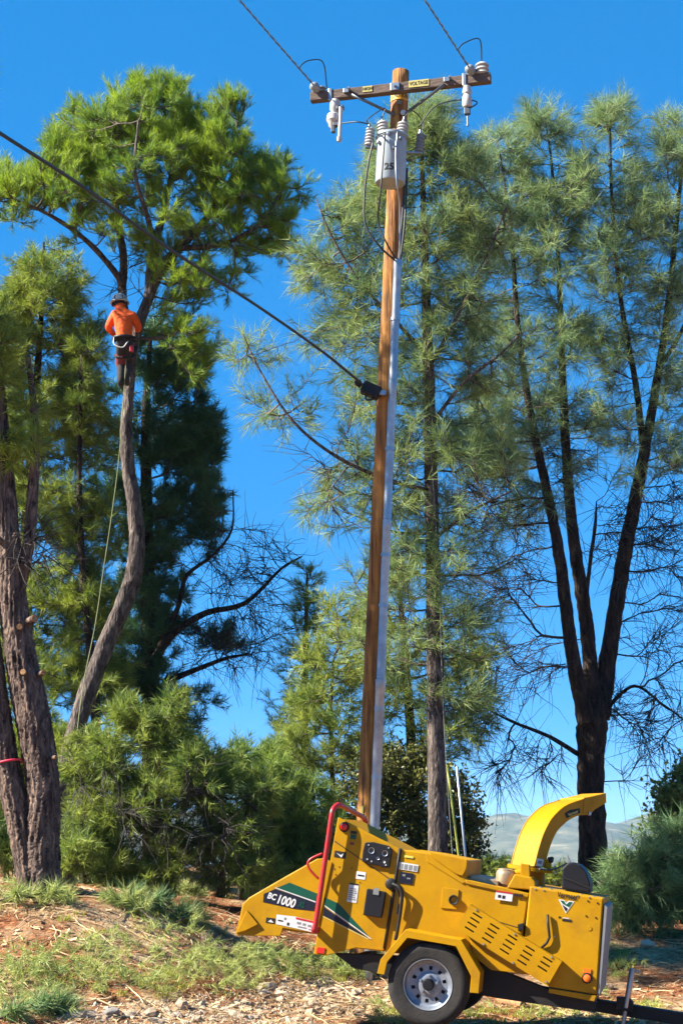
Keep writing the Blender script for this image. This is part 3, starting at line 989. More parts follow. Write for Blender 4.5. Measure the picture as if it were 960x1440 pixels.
t9 = grow('oak_tree', 'small leafy oak behind the chipper control panel', 'tree', 24,
          [[(560, 1290, 16), (556, 1200, 13), (545, 1130, 9), (530, 1070, 4)], [(650, 1290, 12), (655, 1200, 9), (650, 1110, 4)]],
          [(530, 1080, 50, 35, 0.8, 34), (590, 1080, 50, 40, 0.8, 36), (560, 1150, 60, 45, 0.9, 44), (640, 1130, 35, 50, 0.7, 28), (500, 1130, 45, 40, 0.7, 26), (620, 1180, 50, 30, 0.8, 26), (480, 1180, 45, 40, 0.7, 24),
           (655, 1180, 25, 40, 0.5, 16)],
          dict(k=9, n=9, nl=0.075, leaf=True, tl=0.25, span=0.8, spread=0.6, up=0.1, mat=M['leaf']), M['bark_dark'], 91, sides=8, disp=0, rise=0.1)

FB = dict(F_OLIVE, mat=M['n_bush'], k=10, n=26, nl=0.17, w=0.011, up=0.15, spread=0.6)
b1 = grow('pine_bush', 'broad pine thicket with sunlit sprays at the foot of the climbed tree', 'bush', 21.3,
          [[(170, 1262, 14), (165, 1200, 10), (150, 1120, 5), (160, 1040, 3)], [(240, 1262, 14, 0.3), (240, 1180, 10, 0.3), (225, 1090, 5, 0.3), (215, 1010, 2, 0.3)],
           [(310, 1262, 12), (315, 1190, 9), (305, 1120, 4)], [(120, 1255, 9), (112, 1180, 6), (115, 1100, 3)]],
          [(205, 1030, 50, 36, 0.6, 30), (235, 1000, 20, 22, 0.3, 8), (175, 1005, 18, 20, 0.3, 6), (140, 1075, 50, 40, 0.7, 30), (265, 1075, 50, 35, 0.8, 28), (135, 1160, 50, 45, 0.7, 34), (215, 1135, 70, 50, 0.9, 40), (300, 1110, 50, 40, 0.8, 26),
           (330, 1170, 55, 40, 0.8, 30), (365, 1120, 35, 30, 0.6, 14), (250, 1205, 70, 40, 0.8, 34), (150, 1222, 60, 30, 0.6, 26), (345, 1222, 45, 24, 0.6, 18), (205, 1240, 60, 20, 0.6, 16), (200, 1120, 110, 90, 0.7, 26, 'b', -0.5), (320, 1170, 60, 50, 0.5, 12, 'b', -0.5)],
          FB, M['twig'], 101, sides=8, disp=0, rise=0.2)
b2 = grow('pine_bush', 'shaded dark green pine thicket behind the infeed tray', 'bush', 22.6,
          [[(390, 1270, 12), (385, 1180, 8), (375, 1090, 3)], [(450, 1280, 10), (450, 1200, 7), (440, 1120, 3)], [(340, 1265, 9), (335, 1170, 6), (330, 1090, 2)]],
          [(350, 1080, 60, 40, 0.8, 36), (400, 1130, 60, 50, 0.8, 44), (440, 1170, 45, 50, 0.8, 36), (360, 1170, 60, 50, 0.8, 40), (400, 1215, 60, 40, 0.8, 34), (460, 1220, 40, 40, 0.7, 24)],
          dict(FB, mat=M['n_young']), M['twig'], 111, sides=8, disp=0, rise=0.2)
b3 = grow('cut_boughs', 'heap of long needled pine boughs by the engine end of the chipper', 'bush', 20.2,
          [[(930, 1300, 12), (915, 1250, 9), (890, 1210, 4), (850, 1200, 2)], [(960, 1300, 12), (965, 1240, 8), (950, 1180, 3)], [(905, 1300, 8), (880, 1265, 6), (840, 1240, 3)]],
          [(885, 1236, 36, 24, 0.6, 22), (925, 1208, 38, 26, 0.6, 26), (955, 1200, 40, 36, 0.7, 30), (912, 1244, 48, 32, 0.7, 36), (872, 1264, 36, 24, 0.6, 22), (950, 1265, 45, 32, 0.6, 30),
           (900, 1280, 40, 22, 0.5, 18), (1000, 1230, 45, 60, 0.8, 30)],
          dict(F_RIGHT, mat=M['n_boughs'], k=6, n=26, nl=0.22, w=0.010, droop=0.3, up=0.1, spread=0.6), M['twig'], 121, sides=8, disp=0, rise=0.1)
b4 = grow('leafy_shrub', 'loose broad leaved shrub behind the heap of pine boughs', 'bush', 23.5,
          [[(965, 1270, 10), (960, 1190, 8), (952, 1130, 5), (945, 1095, 2)], [(985, 1270, 9), (990, 1180, 7), (980, 1100, 3)]],
          [(948, 1115, 25, 26, 0.5, 26), (975, 1090, 30, 30, 0.6, 26), (960, 1150, 35, 30, 0.6, 26), (930, 1150, 25, 20, 0.5, 12), (1000, 1140, 40, 50, 0.6, 26)],
          dict(k=8, n=8, nl=0.085, leaf=True, tl=0.25, span=0.7, spread=0.6, up=0.15, mat=M['leaf2']), M['twig'], 131, sides=8, disp=0, rise=0.2)
b5 = grow('scrub_bush', 'pale green scrub seen over the hood left of the chute', 'bush', 27,
          [[(690, 1262, 8), (690, 1225, 5), (688, 1205, 2)], [(720, 1262, 7), (722, 1228, 4), (725, 1210, 2)], [(785, 1262, 7), (785, 1235, 4), (780, 1222, 2)]],
          [(690, 1222, 28, 14, 0.5, 24), (725, 1225, 25, 12, 0.5, 20), (780, 1232, 35, 14, 0.5, 22), (660, 1230, 25, 14, 0.5, 14)],
          dict(FB, mat=M['n_gold'], n=18, nl=0.12, tl=0.2), M['twig'], 141, sides=8, disp=0, rise=0.2)
b7 = grow('pine_bush', 'mid green pine thicket between the forked trunk and the bent trunk', 'bush', 24.6,
          [[(30, 1262, 10), (28, 1160, 7), (30, 1060, 3)], [(105, 1262, 10), (104, 1160, 7), (98, 1060, 3)], [(-30, 1262, 9), (-30, 1150, 5), (-25, 1080, 2)]],
          [(25, 1090, 50, 50, 0.8, 36), (95, 1070, 45, 45, 0.8, 32), (40, 1160, 55, 45, 0.8, 36), (110, 1150, 45, 45, 0.8, 30), (-20, 1130, 50, 60, 0.8, 26), (60, 1030, 50, 30, 0.7, 20)],
          dict(FB, mat=M['n_back']), M['twig'], 161, sides=8, disp=0, rise=0.2)
b6 = grow('pine_bush', 'low green pine growth left of the forked trunk base', 'bush', 20.5,
          [[(10, 1252, 8), (8, 1210, 5), (5, 1180, 2)], [(100, 1252, 8), (100, 1215, 5), (102, 1190, 2)]],
          [(5, 1195, 30, 28, 0.5, 26), (-30, 1170, 30, 40, 0.6, 20), (105, 1205, 22, 26, 0.5, 18), (45, 1215, 40, 20, 0.4, 16)],
          dict(FB, n=22, nl=0.15), M['twig'], 151, sides=8, disp=0, rise=0.2)


# ------------------------------------------------------------------ utility pole
PY = 18.0
p_bot = P(505, 1353, PY); p_bot[2] = gz(p_bot[0], p_bot[1]) - 0.2
p_top = P(563.5, 101, PY)
PAX = unit(p_top - p_bot)


def pole_at(py, off=(0, 0, 0)):
    """point on the pole axis at photo row py"""
    t = (py - 1353) / (101 - 1353)
    a, b = P(505, 1353, PY), P(563.5, 101, PY)
    d = ray(505 + t * 58.5, py)
    # nearest along the axis
    s = np.linspace(0, 1, 4000)[:, None]
    pts = a + (b - a) * s
    rel = pts - CAM
    cr = np.linalg.norm(np.cross(rel, d / np.linalg.norm(d)), axis=1)
    return pts[int(np.argmin(cr))] + np.asarray(off)


PXR = unit(np.cross(PAX, np.array([0, -1.0, 0])))     # across the pole, to the right or left
if PXR[0] < 0: PXR = -PXR
PFR = unit(np.cross(PXR, PAX))                        # towards the camera
if PFR[1] > 0: PFR = -PFR
up_o = empty('utility_pole', p_bot)
tag(up_o, 'brown wooden utility pole with crossarm leaning slightly over the chipper', 'utility pole')


def upart(name, me, m, parent=None):
    """world-space mesh -> part of the pole"""
    shift(me, p_bot)
    return obj(name, me, m, parent or up_o)


a = Acc()
n = 90
ax = p_bot + (p_top - p_bot) * np.linspace(0, 1, n)[:, None]
a.tube(ax, np.linspace(0.122, 0.104, n), 26, bark_disp(0.006, 3, 12))
upart('shaft', a.mesh('shaft'), M['polewood'])

armL, armR = P(437, 138, 18.02), P(690, 110, 17.52)
adir = unit(armR - armL)
aup = unit(PAX - adir * np.dot(PAX, adir))
afr = np.cross(adir, aup)
if afr[1] > 0: afr = -afr
arm_c = (armL + armR) / 2
half = np.linalg.norm(armR - armL) / 2


def arm_pt(px, dz=0.0, df=0.0):
    """point on the arm's centre line at photo column px"""
    t = (px - 437) / (690 - 437)
    return armL + (armR - armL) * t + aup * dz + afr * df


AH, AD = 0.060, 0.048
arm = upart('crossarm', box_mesh('crossarm', arm_c, adir * half, aup * AH, afr * AD, 0.008), M['armwood'])
# signs on the arm
for name, px, w, h, s in (('voltage_tag', 591, 0.125, 0.045, 'VOLTAGE'), ('high_tag', 519, 0.062, 0.038, 'HIGH')):
    c0 = arm_pt(px, 0.012, AD + 0.004)
    tg_ = upart(name, box_mesh(name, c0, adir * w, aup * h, afr * 0.003), M['tagyellow'], arm)
    me = text_mesh('lettering', s, h * 1.55, 0.001)
    me.transform(Matrix.Scale(0.92 * 2 * w / (max(v.co.x for v in me.vertices) - min(v.co.x for v in me.vertices)), 4, (1, 0, 0)))
    me.transform(Matrix((list(adir) + [0], list(aup) + [0], list(afr) + [0], [0, 0, 0, 1])).transposed())
    me.transform(Matrix.Translation(Vector(c0 + afr * 0.0055)))
    upart('lettering', me, M['black'], arm)
# through bolts with square washers
upart('washer', box_mesh('washer', arm_pt(558, 0, AD + 0.012), adir * 0.055, aup * 0.05, afr * 0.012, 0.004), M['steel'], arm)
upart('bolt', lathe_mesh('bolt', [(0, 0.05), (0.018, 0.05), (0.018, 0)], arm_pt(558, 0, AD + 0.012), afr, 6), M['steel'], arm)
for px in (489, 630):
    upart('washer', box_mesh('washer', arm_pt(px, 0.02, AD + 0.012), adir * 0.035, aup * 0.03, afr * 0.012, 0.004), M['steel'], arm)
    upart('bolt', lathe_mesh('bolt', [(0, 0.075), (0.016, 0.075), (0.016, 0)], arm_pt(px + 5, 0.02, AD + 0.01), afr, 8), M['steel'], arm)
for px in (466, 654):
    upart('bracket', box_mesh('bracket', arm_pt(px, -0.005, 0), adir * 0.022, aup * (AH + 0.022), afr * (AD + 0.012), 0.004), M['steel'], arm)
for px, yb in ((497, 168), (627, 168)):
    s0 = arm_pt(px, -AH * 0.7, -AD * 0.2 + 0.0) + afr * (AD + 0.02)
    e0 = pole_at(yb) + PFR * 0.115 + PXR * (0.05 if px > 560 else -0.05)
    b = Acc(); b.tube([s0, s0 * 0.5 + e0 * 0.5, e0], 0.019, 6)
    upart('brace', b.mesh('brace'), M['wire'])
# yellow warning band and small plates on the shaft


def wrap_band(name, py0, py1, r, m, a0=-1.5, a1=1.5):
    c0, c1 = pole_at(py0), pole_at(py1)
    th = np.linspace(a0, a1, 22)
    ring = np.cos(th)[:, None] * PFR + np.sin(th)[:, None] * PXR
    V = np.vstack([c0 + ring * r, c1 + ring * r])
    k = len(th)
    i = np.arange(k - 1)
    return upart(name, np_mesh(name, V, np.stack([i, i + 1, i + 1 + k, i + k], 1), True), m)


band = wrap_band('warning_band', 134, 145, 0.113, M['signyellow'])
me = text_mesh('lettering', 'CAUTION', 0.085, 0.001)
for v in me.vertices:                                     # bend the letters round the pole
    th = v.co.x / 0.124 * 0.66
    p = pole_at(139.5) + (math.cos(th) * PFR + math.sin(th) * PXR) * 0.1152 + PAX * v.co.y
    v.co = Vector(p)
upart('lettering', me, M['black'], band)
wrap_band('number_plate', 146.5, 152, 0.112, M['grey'], -0.35, 0.25)
c0 = pole_at(165) + PFR * 0.135 + PXR * 0.05
upart('round_tag', lathe_mesh('round_tag', [(0, 0.012), (0.032, 0.012), (0.036, 0), (0, 0)], c0, PFR, 18), M['white'])
for py in (1148, 1139):
    wrap_band('number_plate', py - 5, py + 3, 0.1235, M['tagyellow'], -0.55, -0.3)


def lathe_part(fn, name, prof, o, d, m, parent=None, sides=20):
    return fn(name, lathe_mesh(name, prof, o, d, sides), m, parent)


def sheds(r0, r1, n, h):
    """profile of a ribbed insulator"""
    pr = [(0, 0), (r0, 0)]
    for i in range(n):
        z = h * (i + 0.15) / n
        pr += [(r0, z), (r1, z + 0.06 * h / n), (r1 * 0.97, z + 0.3 * h / n), (r0, z + 0.75 * h / n)]
    pr += [(r0 * 0.8, h), (0, h)]
    return pr


# pin insulators on top of the arm and dead-end insulators that hold the wires
WIRE_D = unit(np.array([-0.40, -1.0, 0.015]))


def thing_part(root):
    loc = np.array(root.location)

    def f(name, me, m, parent=None):
        shift(me, loc)
        return obj(name, me, m, parent or root)
    return f


for k, (px, lab) in enumerate(((446, 'long bare wire running overhead from the crossarm end beside the white surge arrester'),
                               (664, 'long bare wire running overhead from the crossarm end with the ribbed pin insulator'))):
    c0 = arm_pt(px, AH + 0.0, 0.0)
    de = upart('dead_end_insulator', lathe_mesh('dead_end_insulator', sheds(0.035, 0.062, 3, 0.17), c0 - WIRE_D * 0.03 + aup * 0.03, WIRE_D + np.array([0, 0, 0.12]), 16), M['porcelain'])
    s0 = c0 + WIRE_D * 0.13 + aup * 0.05
    w = empty('power_line', s0); tag(w, lab, 'power line', 'overhead wires')
    wp = thing_part(w)
    L = 34
    t = np.linspace(0, 1, 60)
    pts = s0 + WIRE_D * (t * L)[:, None]
    pts[:, 2] += -0.5 * (t - t * t)
    a = Acc(); a.tube(pts, 0.008, 6)
    wp('wire', a.mesh('wire'), M['wire'])
    # helical grip wound on the first stretch
    m_ = 420
    tt = np.linspace(0.02, 2.4, m_)
    q = s0 + WIRE_D * tt[:, None]
    q[:, 2] += -0.5 * (tt / L)
    A1 = unit(np.cross(WIRE_D, np.array([0, 0, 1.0]))); B1 = np.cross(WIRE_D, A1)
    ph = tt * 2 * math.pi / 0.16
    q = q + 0.013 * (np.cos(ph)[:, None] * A1 + np.sin(ph)[:, None] * B1)
    a = Acc(); a.tube(q, 0.0065, 5)
    wp('helical_grip', a.mesh('helical_grip'), M['steel'])
    # jumper loop back to the arm
    e0 = arm_pt(px + 14, AH + (0.16 if k else 0.04), 0.02)
    mid = s0 + WIRE_D * 0.45
    pth = smooth_path([mid, mid + np.array([0.10, 0.15, 0.17]), (mid + e0) / 2 + np.array([0.12, 0, 0.22]), e0 + aup * 0.04, e0], 24)
    a = Acc(); a.tube(pth, 0.008, 6)
    wp('jumper', a.mesh('jumper'), M['cable'])
o0 = arm_pt(678, AH - 0.004, 0)
lathe_part(upart, 'pin_insulator', sheds(0.055, 0.085, 3, 0.16), o0, aup, M['porcelain_light'], None, 20)
o0 = arm_pt(452, AH - 0.004, 0)
lathe_part(upart, 'pin_insulator', sheds(0.03, 0.06, 2, 0.09), o0, aup, M['porcelain'], None, 16)

# fuse cutout / surge arrester hanging under the left end
c0 = arm_pt(473, -AH, 0.03)
fc = empty('fuse_cutout', c0); tag(fc, 'pale porcelain fuse cutout hanging under the crossarm beside the transformer', 'fuse cutout')
fp = thing_part(fc)
fp('hanger', box_mesh('hanger', c0 - aup * 0.07 - adir * 0.04, adir * 0.013, aup * 0.09, afr * 0.02, 0.003), M['wire'])
d1 = unit(-aup + adir * 0.12 + afr * 0.25)
fp('insulator', lathe_mesh('insulator', [(0, -0.03), (0.05, -0.02), (0.066, 0.03), (0.062, 0.11), (0.045, 0.14), (0.045, 0.16), (0.085, 0.19), (0.09, 0.26), (0.06, 0.30), (0.055, 0.33), (0.03, 0.36), (0, 0.36)],
                           c0 - aup * 0.04, unit(-aup - adir * 0.10), 18), M['porcelain_light'])
fp('fuse_tube', lathe_mesh('fuse_tube', [(0, 0), (0.025, 0), (0.03, 0.05), (0.024, 0.08), (0.022, 0.40), (0.03, 0.41), (0.026, 0.47), (0, 0.47)],
                           c0 - aup * 0.14 + adir * 0.085 + afr * 0.05, unit(-aup - adir * 0.06), 12), M['porcelain_light'])
for dz, dx in ((0.15, 0.07), (0.37, 0.03)):
    fp('clamp', box_mesh('clamp', c0 - aup * dz + adir * dx + afr * 0.03, adir * 0.045, aup * 0.022, afr * 0.035, 0.004), M['wire'])
fp('clamp', box_mesh('clamp', c0 - aup * 0.43 - adir * 0.02 + afr * 0.03, adir * 0.022, aup * 0.04, afr * 0.03, 0.004), M['wire'])

# arrester hanging under the right end
c0 = arm_pt(657, -AH, 0.03)
ar = empty('surge_arrester', c0); tag(ar, 'grey surge arrester hanging under the far crossarm end from the transformer', 'surge arrester')
fp = thing_part(ar)
fp('hanger', box_mesh('hanger', c0 - aup * 0.04, adir * 0.016, aup * 0.07, afr * 0.016, 0.003), M['wire'])
fp('insulator', lathe_mesh('insulator', [(0, -0.01), (0.05, 0), (0.058, 0.09), (0.045, 0.10), (0.045, 0.12), (0.06, 0.14), (0.062, 0.24), (0.05, 0.27), (0.02, 0.28), (0, 0.28)], c0 - aup * 0.035, -aup, 18), M['porcelain_light'])
fp('clamp', box_mesh('clamp', c0 - aup * 0.36, adir * 0.035, aup * 0.045, afr * 0.03, 0.006), M['wire'])
fp('lead_rod', lathe_mesh('lead_rod', [(0, 0), (0.011, 0), (0.009, 0.13), (0.018, 0.135), (0.015, 0.16), (0, 0.16)], c0 - aup * 0.40, -aup, 10), M['steel'])
pth = smooth_path([c0 - aup * 0.33 + adir * 0.02, c0 - aup * 0.27 + adir * 0.12, c0 - aup * 0.22 + adir * 0.05, c0 - aup * 0.20 - adir * 0.2, c0 - aup * 0.27 - adir * 0.42, c0 - aup * 0.50 - adir * 0.60], 30)
a = Acc(); a.tube(pth, 0.008, 6)
fp('lead', a.mesh('lead'), M['cable'])

# transformer
tx = pole_at(223) + PFR * 0.34 - PXR * 0.075 - PAX * 0.19
tr = empty('transformer', tx); tag(tr, 'light grey cylindrical transformer tank marked 25 hanging on the utility pole', 'transformer')
fp = thing_part(tr)
TH = 0.30
tank = fp('tank', lathe_mesh('tank', [(0, -TH), (0.175, -TH), (0.183, -TH + 0.015), (0.183, TH - 0.05), (0.17, TH - 0.045), (0.17, TH - 0.03), (0.183, TH - 0.025), (0.183, TH)], tx, PAX, 48), M['tank'])
fp('lid', lathe_mesh('lid', [(0.18, TH - 0.008), (0.198, TH - 0.008), (0.198, TH + 0.018), (0.17, TH + 0.035), (0.08, TH + 0.06), (0, TH + 0.065)], tx, PAX, 40), M['tank'])
me = text_mesh('lettering', '25', 0.12, 0.004)
for v in me.vertices:
    th = v.co.x / 0.185 - 0.12
    p = tx - PAX * 0.16 + (math.cos(th) * PFR + math.sin(th) * PXR) * 0.1855 + PAX * v.co.y
    v.co = Vector(p)
fp('lettering', me, M['black'], tank)
for s in (-1, 1):
    o0 = tx + PAX * (TH + 0.02) + PXR * 0.105 * s + PFR * -0.02
    d = unit(PAX + PXR * 0.12 * s)
    bu = fp('bushing', lathe_mesh('bushing', sheds(0.05, 0.072, 5, 0.20), o0, d, 18), M['porcelain_light'])
    fp('terminal', lathe_mesh('terminal', [(0, 0), (0.016, 0), (0.014, 0.07), (0, 0.075)], o0 + d * 0.20, d, 10), M['steel'], bu)
for s, c_ in ((-1, 'porcelain_light'), (1, 'porcelain')):
    o0 = tx + PAX * (TH - 0.12) + PXR * (0.28 if s < 0 else 0.34) * s - PFR * (0.0 if s < 0 else 0.1)
    bu = fp('arrester', lathe_mesh('arrester', sheds(0.038, 0.058, 6, 0.24), o0, unit(PAX + PXR * 0.05), 16), M[c_])
    fp('terminal', lathe_mesh('terminal', [(0, 0), (0.02, 0), (0.014, 0.05), (0, 0.055)], o0 + PAX * 0.24, PAX, 10), M['steel'], bu)
    fp('bracket', box_mesh('bracket', o0 - PAX * 0.018 - PXR * 0.10 * s, PXR * 0.14, PAX * 0.012, PFR * 0.03, 0.003), M['steel'], bu)
for th, dz in ((-0.95, 0.20), (-0.25, 0.28), (0.55, 0.24), (0.15, 0.10)):
    rr = math.cos(th) * PFR + math.sin(th) * PXR
    fp('lug', lathe_mesh('lug', [(0.02, 0), (0.026, 0.02), (0.02, 0.045), (0, 0.05)], tx + PAX * (dz - 0.02) + rr * 0.178, rr, 10), M['steel'])
for dz in (0.2, -0.2):
    fp('mounting_bracket', box_mesh('mounting_bracket', tx - PFR * 0.24 + PAX * dz + PXR * 0.06, PXR * 0.05, PAX * 0.035, PFR * 0.06, 0.005), M['steel'])


def lead(path, r=0.010, m=None, k=30):
    a_ = Acc(); a_.tube(smooth_path(path, k), r, 6)
    return fp('lead', a_.mesh('lead'), m or M['cable'])


cond_top = pole_at(366) + PFR * 0.15 + PXR * 0.065 - PAX * 0.05
lead([tx - PXR * 0.225 + PAX * 0.22 + PFR * 0.06, tx - PXR * 0.27 - PAX * 0.05 + PFR * 0.05, tx - PXR * 0.30 - PAX * 0.45, tx - PXR * 0.27 - PAX * 0.85, tx - PXR * 0.08 - PAX * 1.12, cond_top - PAX * 0.02 - PXR * 0.02], 0.013)
lead([tx - PXR * 0.09 + PAX * 0.24 + PFR * 0.20, tx - PXR * 0.10 - PAX * 0.1 + PFR * 0.215, tx - PXR * 0.11 - PAX * 0.50 + PFR * 0.19, tx - PXR * 0.12 - PAX * 0.8, tx - PXR * 0.0 - PAX * 1.08, cond_top - PAX * 0.02], 0.012)
lead([tx + PXR * 0.06 + PAX * 0.28 + PFR * 0.21, tx + PXR * 0.05 + PAX * 0.0 + PFR * 0.22, tx + PXR * 0.08 - PAX * 0.40 + PFR * 0.21, tx + PXR * 0.13 - PAX * 0.6 + PFR * 0.02, tx + PXR * 0.15 - PAX * 1.0 - PFR * 0.1, cond_top - PAX * 0.02 + PXR * 0.02], 0.012, M['steel'])
lead([tx + PXR * 0.20 - PAX * 0.05 - PFR * 0.08, tx + PXR * 0.205 - PAX * 0.4 - PFR * 0.12, tx + PXR * 0.20 - PAX * 0.8 - PFR * 0.14, cond_top + PXR * 0.03 - PAX * 0.02], 0.015)
lead([tx + PXR * 0.17 - PAX * 0.05 - PFR * 0.08, tx + PXR * 0.175 - PAX * 0.5 - PFR * 0.14, cond_top + PXR * 0.01 - PAX * 0.02], 0.015)
bt = [tx + PAX * (TH + 0.27) + PXR * 0.13 * s for s in (-1, 1)]
lead([bt[0], bt[0] + PAX * 0.12 + PXR * 0.02, tx - PXR * 0.30 + PAX * (TH + 0.24), tx - PXR * 0.30 + PAX * (TH + 0.17)], 0.007)
lead([tx - PXR * 0.30 + PAX * (TH + 0.17), tx - PXR * 0.45 + PAX * (TH + 0.19), arm_pt(473, -AH - 0.36, 0.06) + adir * 0.05], 0.008)
lead([bt[1], bt[1] + PAX * 0.10 + PXR * 0.1, tx + PXR * 0.36 + PAX * (TH + 0.30) - PFR * 0.1, tx + PXR * 0.375 + PAX * (TH + 0.17) - PFR * 0.1], 0.007)

# galvanised riser pipe strapped to the pole
rt, rbm = cond_top, P(517, 1353, PY - 0.18)
rbm[2] = gz(rbm[0], rbm[1]) - 0.1
rs = empty('riser_pipe', rbm); tag(rs, 'shiny galvanised riser pipe strapped up the front of the utility pole', 'riser pipe')
fp = thing_part(rs)
cuts = [0.0, 0.19, 0.40, 0.62, 0.82, 1.0]
for i in range(5):
    q0 = rbm + (rt - rbm) * cuts[i]; q1 = rbm + (rt - rbm) * (cuts[i + 1] - 0.0005)
    r = 0.056 if i < 2 else 0.049
    ln = np.linalg.norm(q1 - q0)
    fp('pipe', lathe_mesh('pipe', [(0, 0), (r, 0), (r, ln - 0.12), (r * 1.06, ln - 0.11), (r * 1.06, ln), (0, ln)], q0, q1 - q0, 24), M['steel'])
rdir = unit(rt - rbm)
for s in (0.27, 0.36, 0.5, 0.57, 0.72, 0.91):
    q0 = rbm + (rt - rbm) * s
    fp('strap', lathe_mesh('strap', [(0.045, -0.02), (0.059, -0.02), (0.059, 0.02), (0.045, 0.02)], q0, rdir, 20), M['steel'])
    t_ = s
    pc = p_bot + PAX * np.dot(q0 - p_bot, PAX)
    fp('strap_bolt', box_mesh('strap_bolt', (q0 + pc) / 2 , unit(q0 - pc) * np.linalg.norm(q0 - pc) * 0.42, rdir * 0.012, np.cross(unit(q0 - pc), rdir) * 0.03), M['steel'])

# service cable coming in from the left with its black closure
cb = P(519, 549, PY - 0.16)
cl = empty('cable_closure', cb); tag(cl, 'black splice closure clamped on the utility pole at the cable end', 'splice closure')
fp = thing_part(cl)
ce = P(507, 538, PY - 0.32)
cdir = unit(cb - P(450, 492, PY - 1.2))
ca = unit(np.cross(cdir, PAX)); cu_ = np.cross(ca, cdir)
fp('housing', box_mesh('housing', cb + PXR * 0.02, unit(PXR * 0.86 - PAX * 0.35) * 0.115, unit(PAX * 0.86 + PXR * 0.35) * 0.075, PFR * 0.075, 0.02), M['plastic'])
fp('clamp_arm', box_mesh('clamp_arm', cb + PXR * 0.13 - PAX * 0.03 + PFR * 0.0, PXR * 0.07, PAX * 0.03, PFR * 0.05, 0.006), M['steel'])
fp('cap', lathe_mesh('cap', [(0, 0), (0.035, 0), (0.045, 0.05), (0.03, 0.09), (0, 0.10)], cb - PXR * 0.10 + PAX * 0.05, unit(PAX * 0.7 - PXR * 0.7), 12), M['plastic'])
pts = smooth_path([ce, P(450, 492, 17.0), P(360, 429, 15.6), P(240, 351, 14.0), P(120, 265, 12.5), P(0, 187, 11.2), P(-260, 20, 9.3), P(-260, 20, 9.3) + np.array([-5, -11, 1.2])], 90)
sc_ = empty('service_cable', ce); tag(sc_, 'thick black cable sloping across the bright tree crown to the pole', 'cable')
fp = thing_part(sc_)
a = Acc(); a.tube(pts, 0.0155, 8)
fp('cable', a.mesh('cable'), M['cable'])
a = Acc(); a.tube(smooth_path([ce, cb - PXR * 0.05, cb - PAX * 0.12 - PXR * 0.02, cb - PAX * 0.06 + PXR * 0.14], 16), 0.012, 6)
fp('tail', a.mesh('tail'), M['cable'])


# ------------------------------------------------------------------ wood chipper
CO = P(603, 1437, 14.2)
yaw, pit = R(-12), R(8)
CU = np.array([math.cos(yaw) * math.cos(pit), math.sin(yaw) * math.cos(pit), -math.sin(pit)])   # towards the hitch
CV = np.array([-math.sin(yaw), math.cos(yaw), 0.0])                                             # across, away from the camera
CW = np.cross(CU, CV)
chip_root = empty('wood_chipper', CO)
tag(chip_root, 'yellow towable wood chipper with curved discharge chute standing on its wheels', 'wood chipper')
cpart = thing_part(chip_root)
VB = 0.24                                      # side panels of the body


def CH(px, py, v=VB):
    """point on the chipper's lengthwise plane v that the photo shows at (px, py)"""
    d = ray(px, py)
    t = np.dot(CO + CV * v - CAM, CV) / np.dot(d, CV)
    return CAM + d * t


def slab(name, poly, v0, v1, m, bevel=0.006, parent=None):
    pts = [CH(x, y, v0) for x, y in poly]
    return cpart(name, prism_mesh(name, pts, CV * (v1 - v0), bevel), m, parent)


def decal(name, poly, m, v=VB, parent=None, lift=0.003):
    pts = [CH(x, y, v) - CV * lift for x, y in poly]
    return cpart(name, prism_mesh(name, pts, CV * (lift * 0.7)), m, parent)


def clabel(s, px, py, h, w, ang, m, v=VB, parent=None, lift=0.006, shear=0.0, bold=0.0, name='lettering'):
    me = text_mesh(name, s, 1.0, bold, shear)
    xs = [q.co.x for q in me.vertices]; ys = [q.co.y for q in me.vertices]
    me.transform(Matrix.Translation((-(max(xs) + min(xs)) / 2, -(max(ys) + min(ys)) / 2, 0)))
    c = CH(px, py, v)
    k = np.dot(c - CAM, np.array([0, CP, SP])) / F
    me.transform(Matrix.Diagonal((w * k / (max(xs) - min(xs)), h * k / (max(ys) - min(ys)), 1, 1)))
    ca, sa = math.cos(ang), math.sin(ang)
    ex = CU * ca + CW * sa; ey = -CU * sa + CW * ca
    me.transform(Matrix((list(ex) + [0], list(ey) + [0], list(-CV) + [0], [0, 0, 0, 1])).transposed())
    me.transform(Matrix.Translation(Vector(c - CV * lift)))
    return cpart(name, me, m, parent)


def rect(x0, y0, x1, y1, sl=0.14):
    """label outline that follows the machine's tilt"""
    return [(x0, y0), (x1, y0 + (x1 - x0) * sl), (x1 - (y1 - y0) * sl, y1 + (x1 - x0) * sl), (x0 - (y1 - y0) * sl, y1)]


YE = M['yellow']
# ---- chassis
rail = [(470, 1341), (540, 1343), (680, 1356), (770, 1391), (836, 1407), (836, 1424), (700, 1404), (600, 1385), (520, 1366), (498, 1362)]
slab('frame_rail', rail, 0.30, 0.42, M['black'], 0.004)
slab('frame_rail', rail, 1.16, 1.28, M['black'], 0.004)
for px, py in ((500, 1352), (690, 1380), (828, 1414)):
    slab('cross_member', [(px - 8, py - 8), (px + 8, py - 8), (px + 8, py + 8), (px - 8, py + 8)], 0.42, 1.16, M['black'], 0.004)
slab('tongue', [(720, 1378), (832, 1405), (960, 1425.5), (1080, 1444), (1080, 1464), (960, 1443), (832, 1422), (720, 1398)], 0.70, 0.86, M['black'], 0.005)
slab('coupler', [(1080, 1446), (1100, 1446), (1108, 1456), (1104, 1472), (1080, 1462)], 0.73, 0.83, M['black'], 0.008)
slab('jack_mount', [(866, 1402), (884, 1403), (890, 1410), (888, 1424), (866, 1420)], 0.60, 0.70, M['black'], 0.004)
jt, jb = CH(888.5, 1362, 0.62), CH(874, 1450, 0.62)
jd = unit(jb - jt)
jl = (jt[2] - gz(jb[0], jb[1])) / -jd[2]
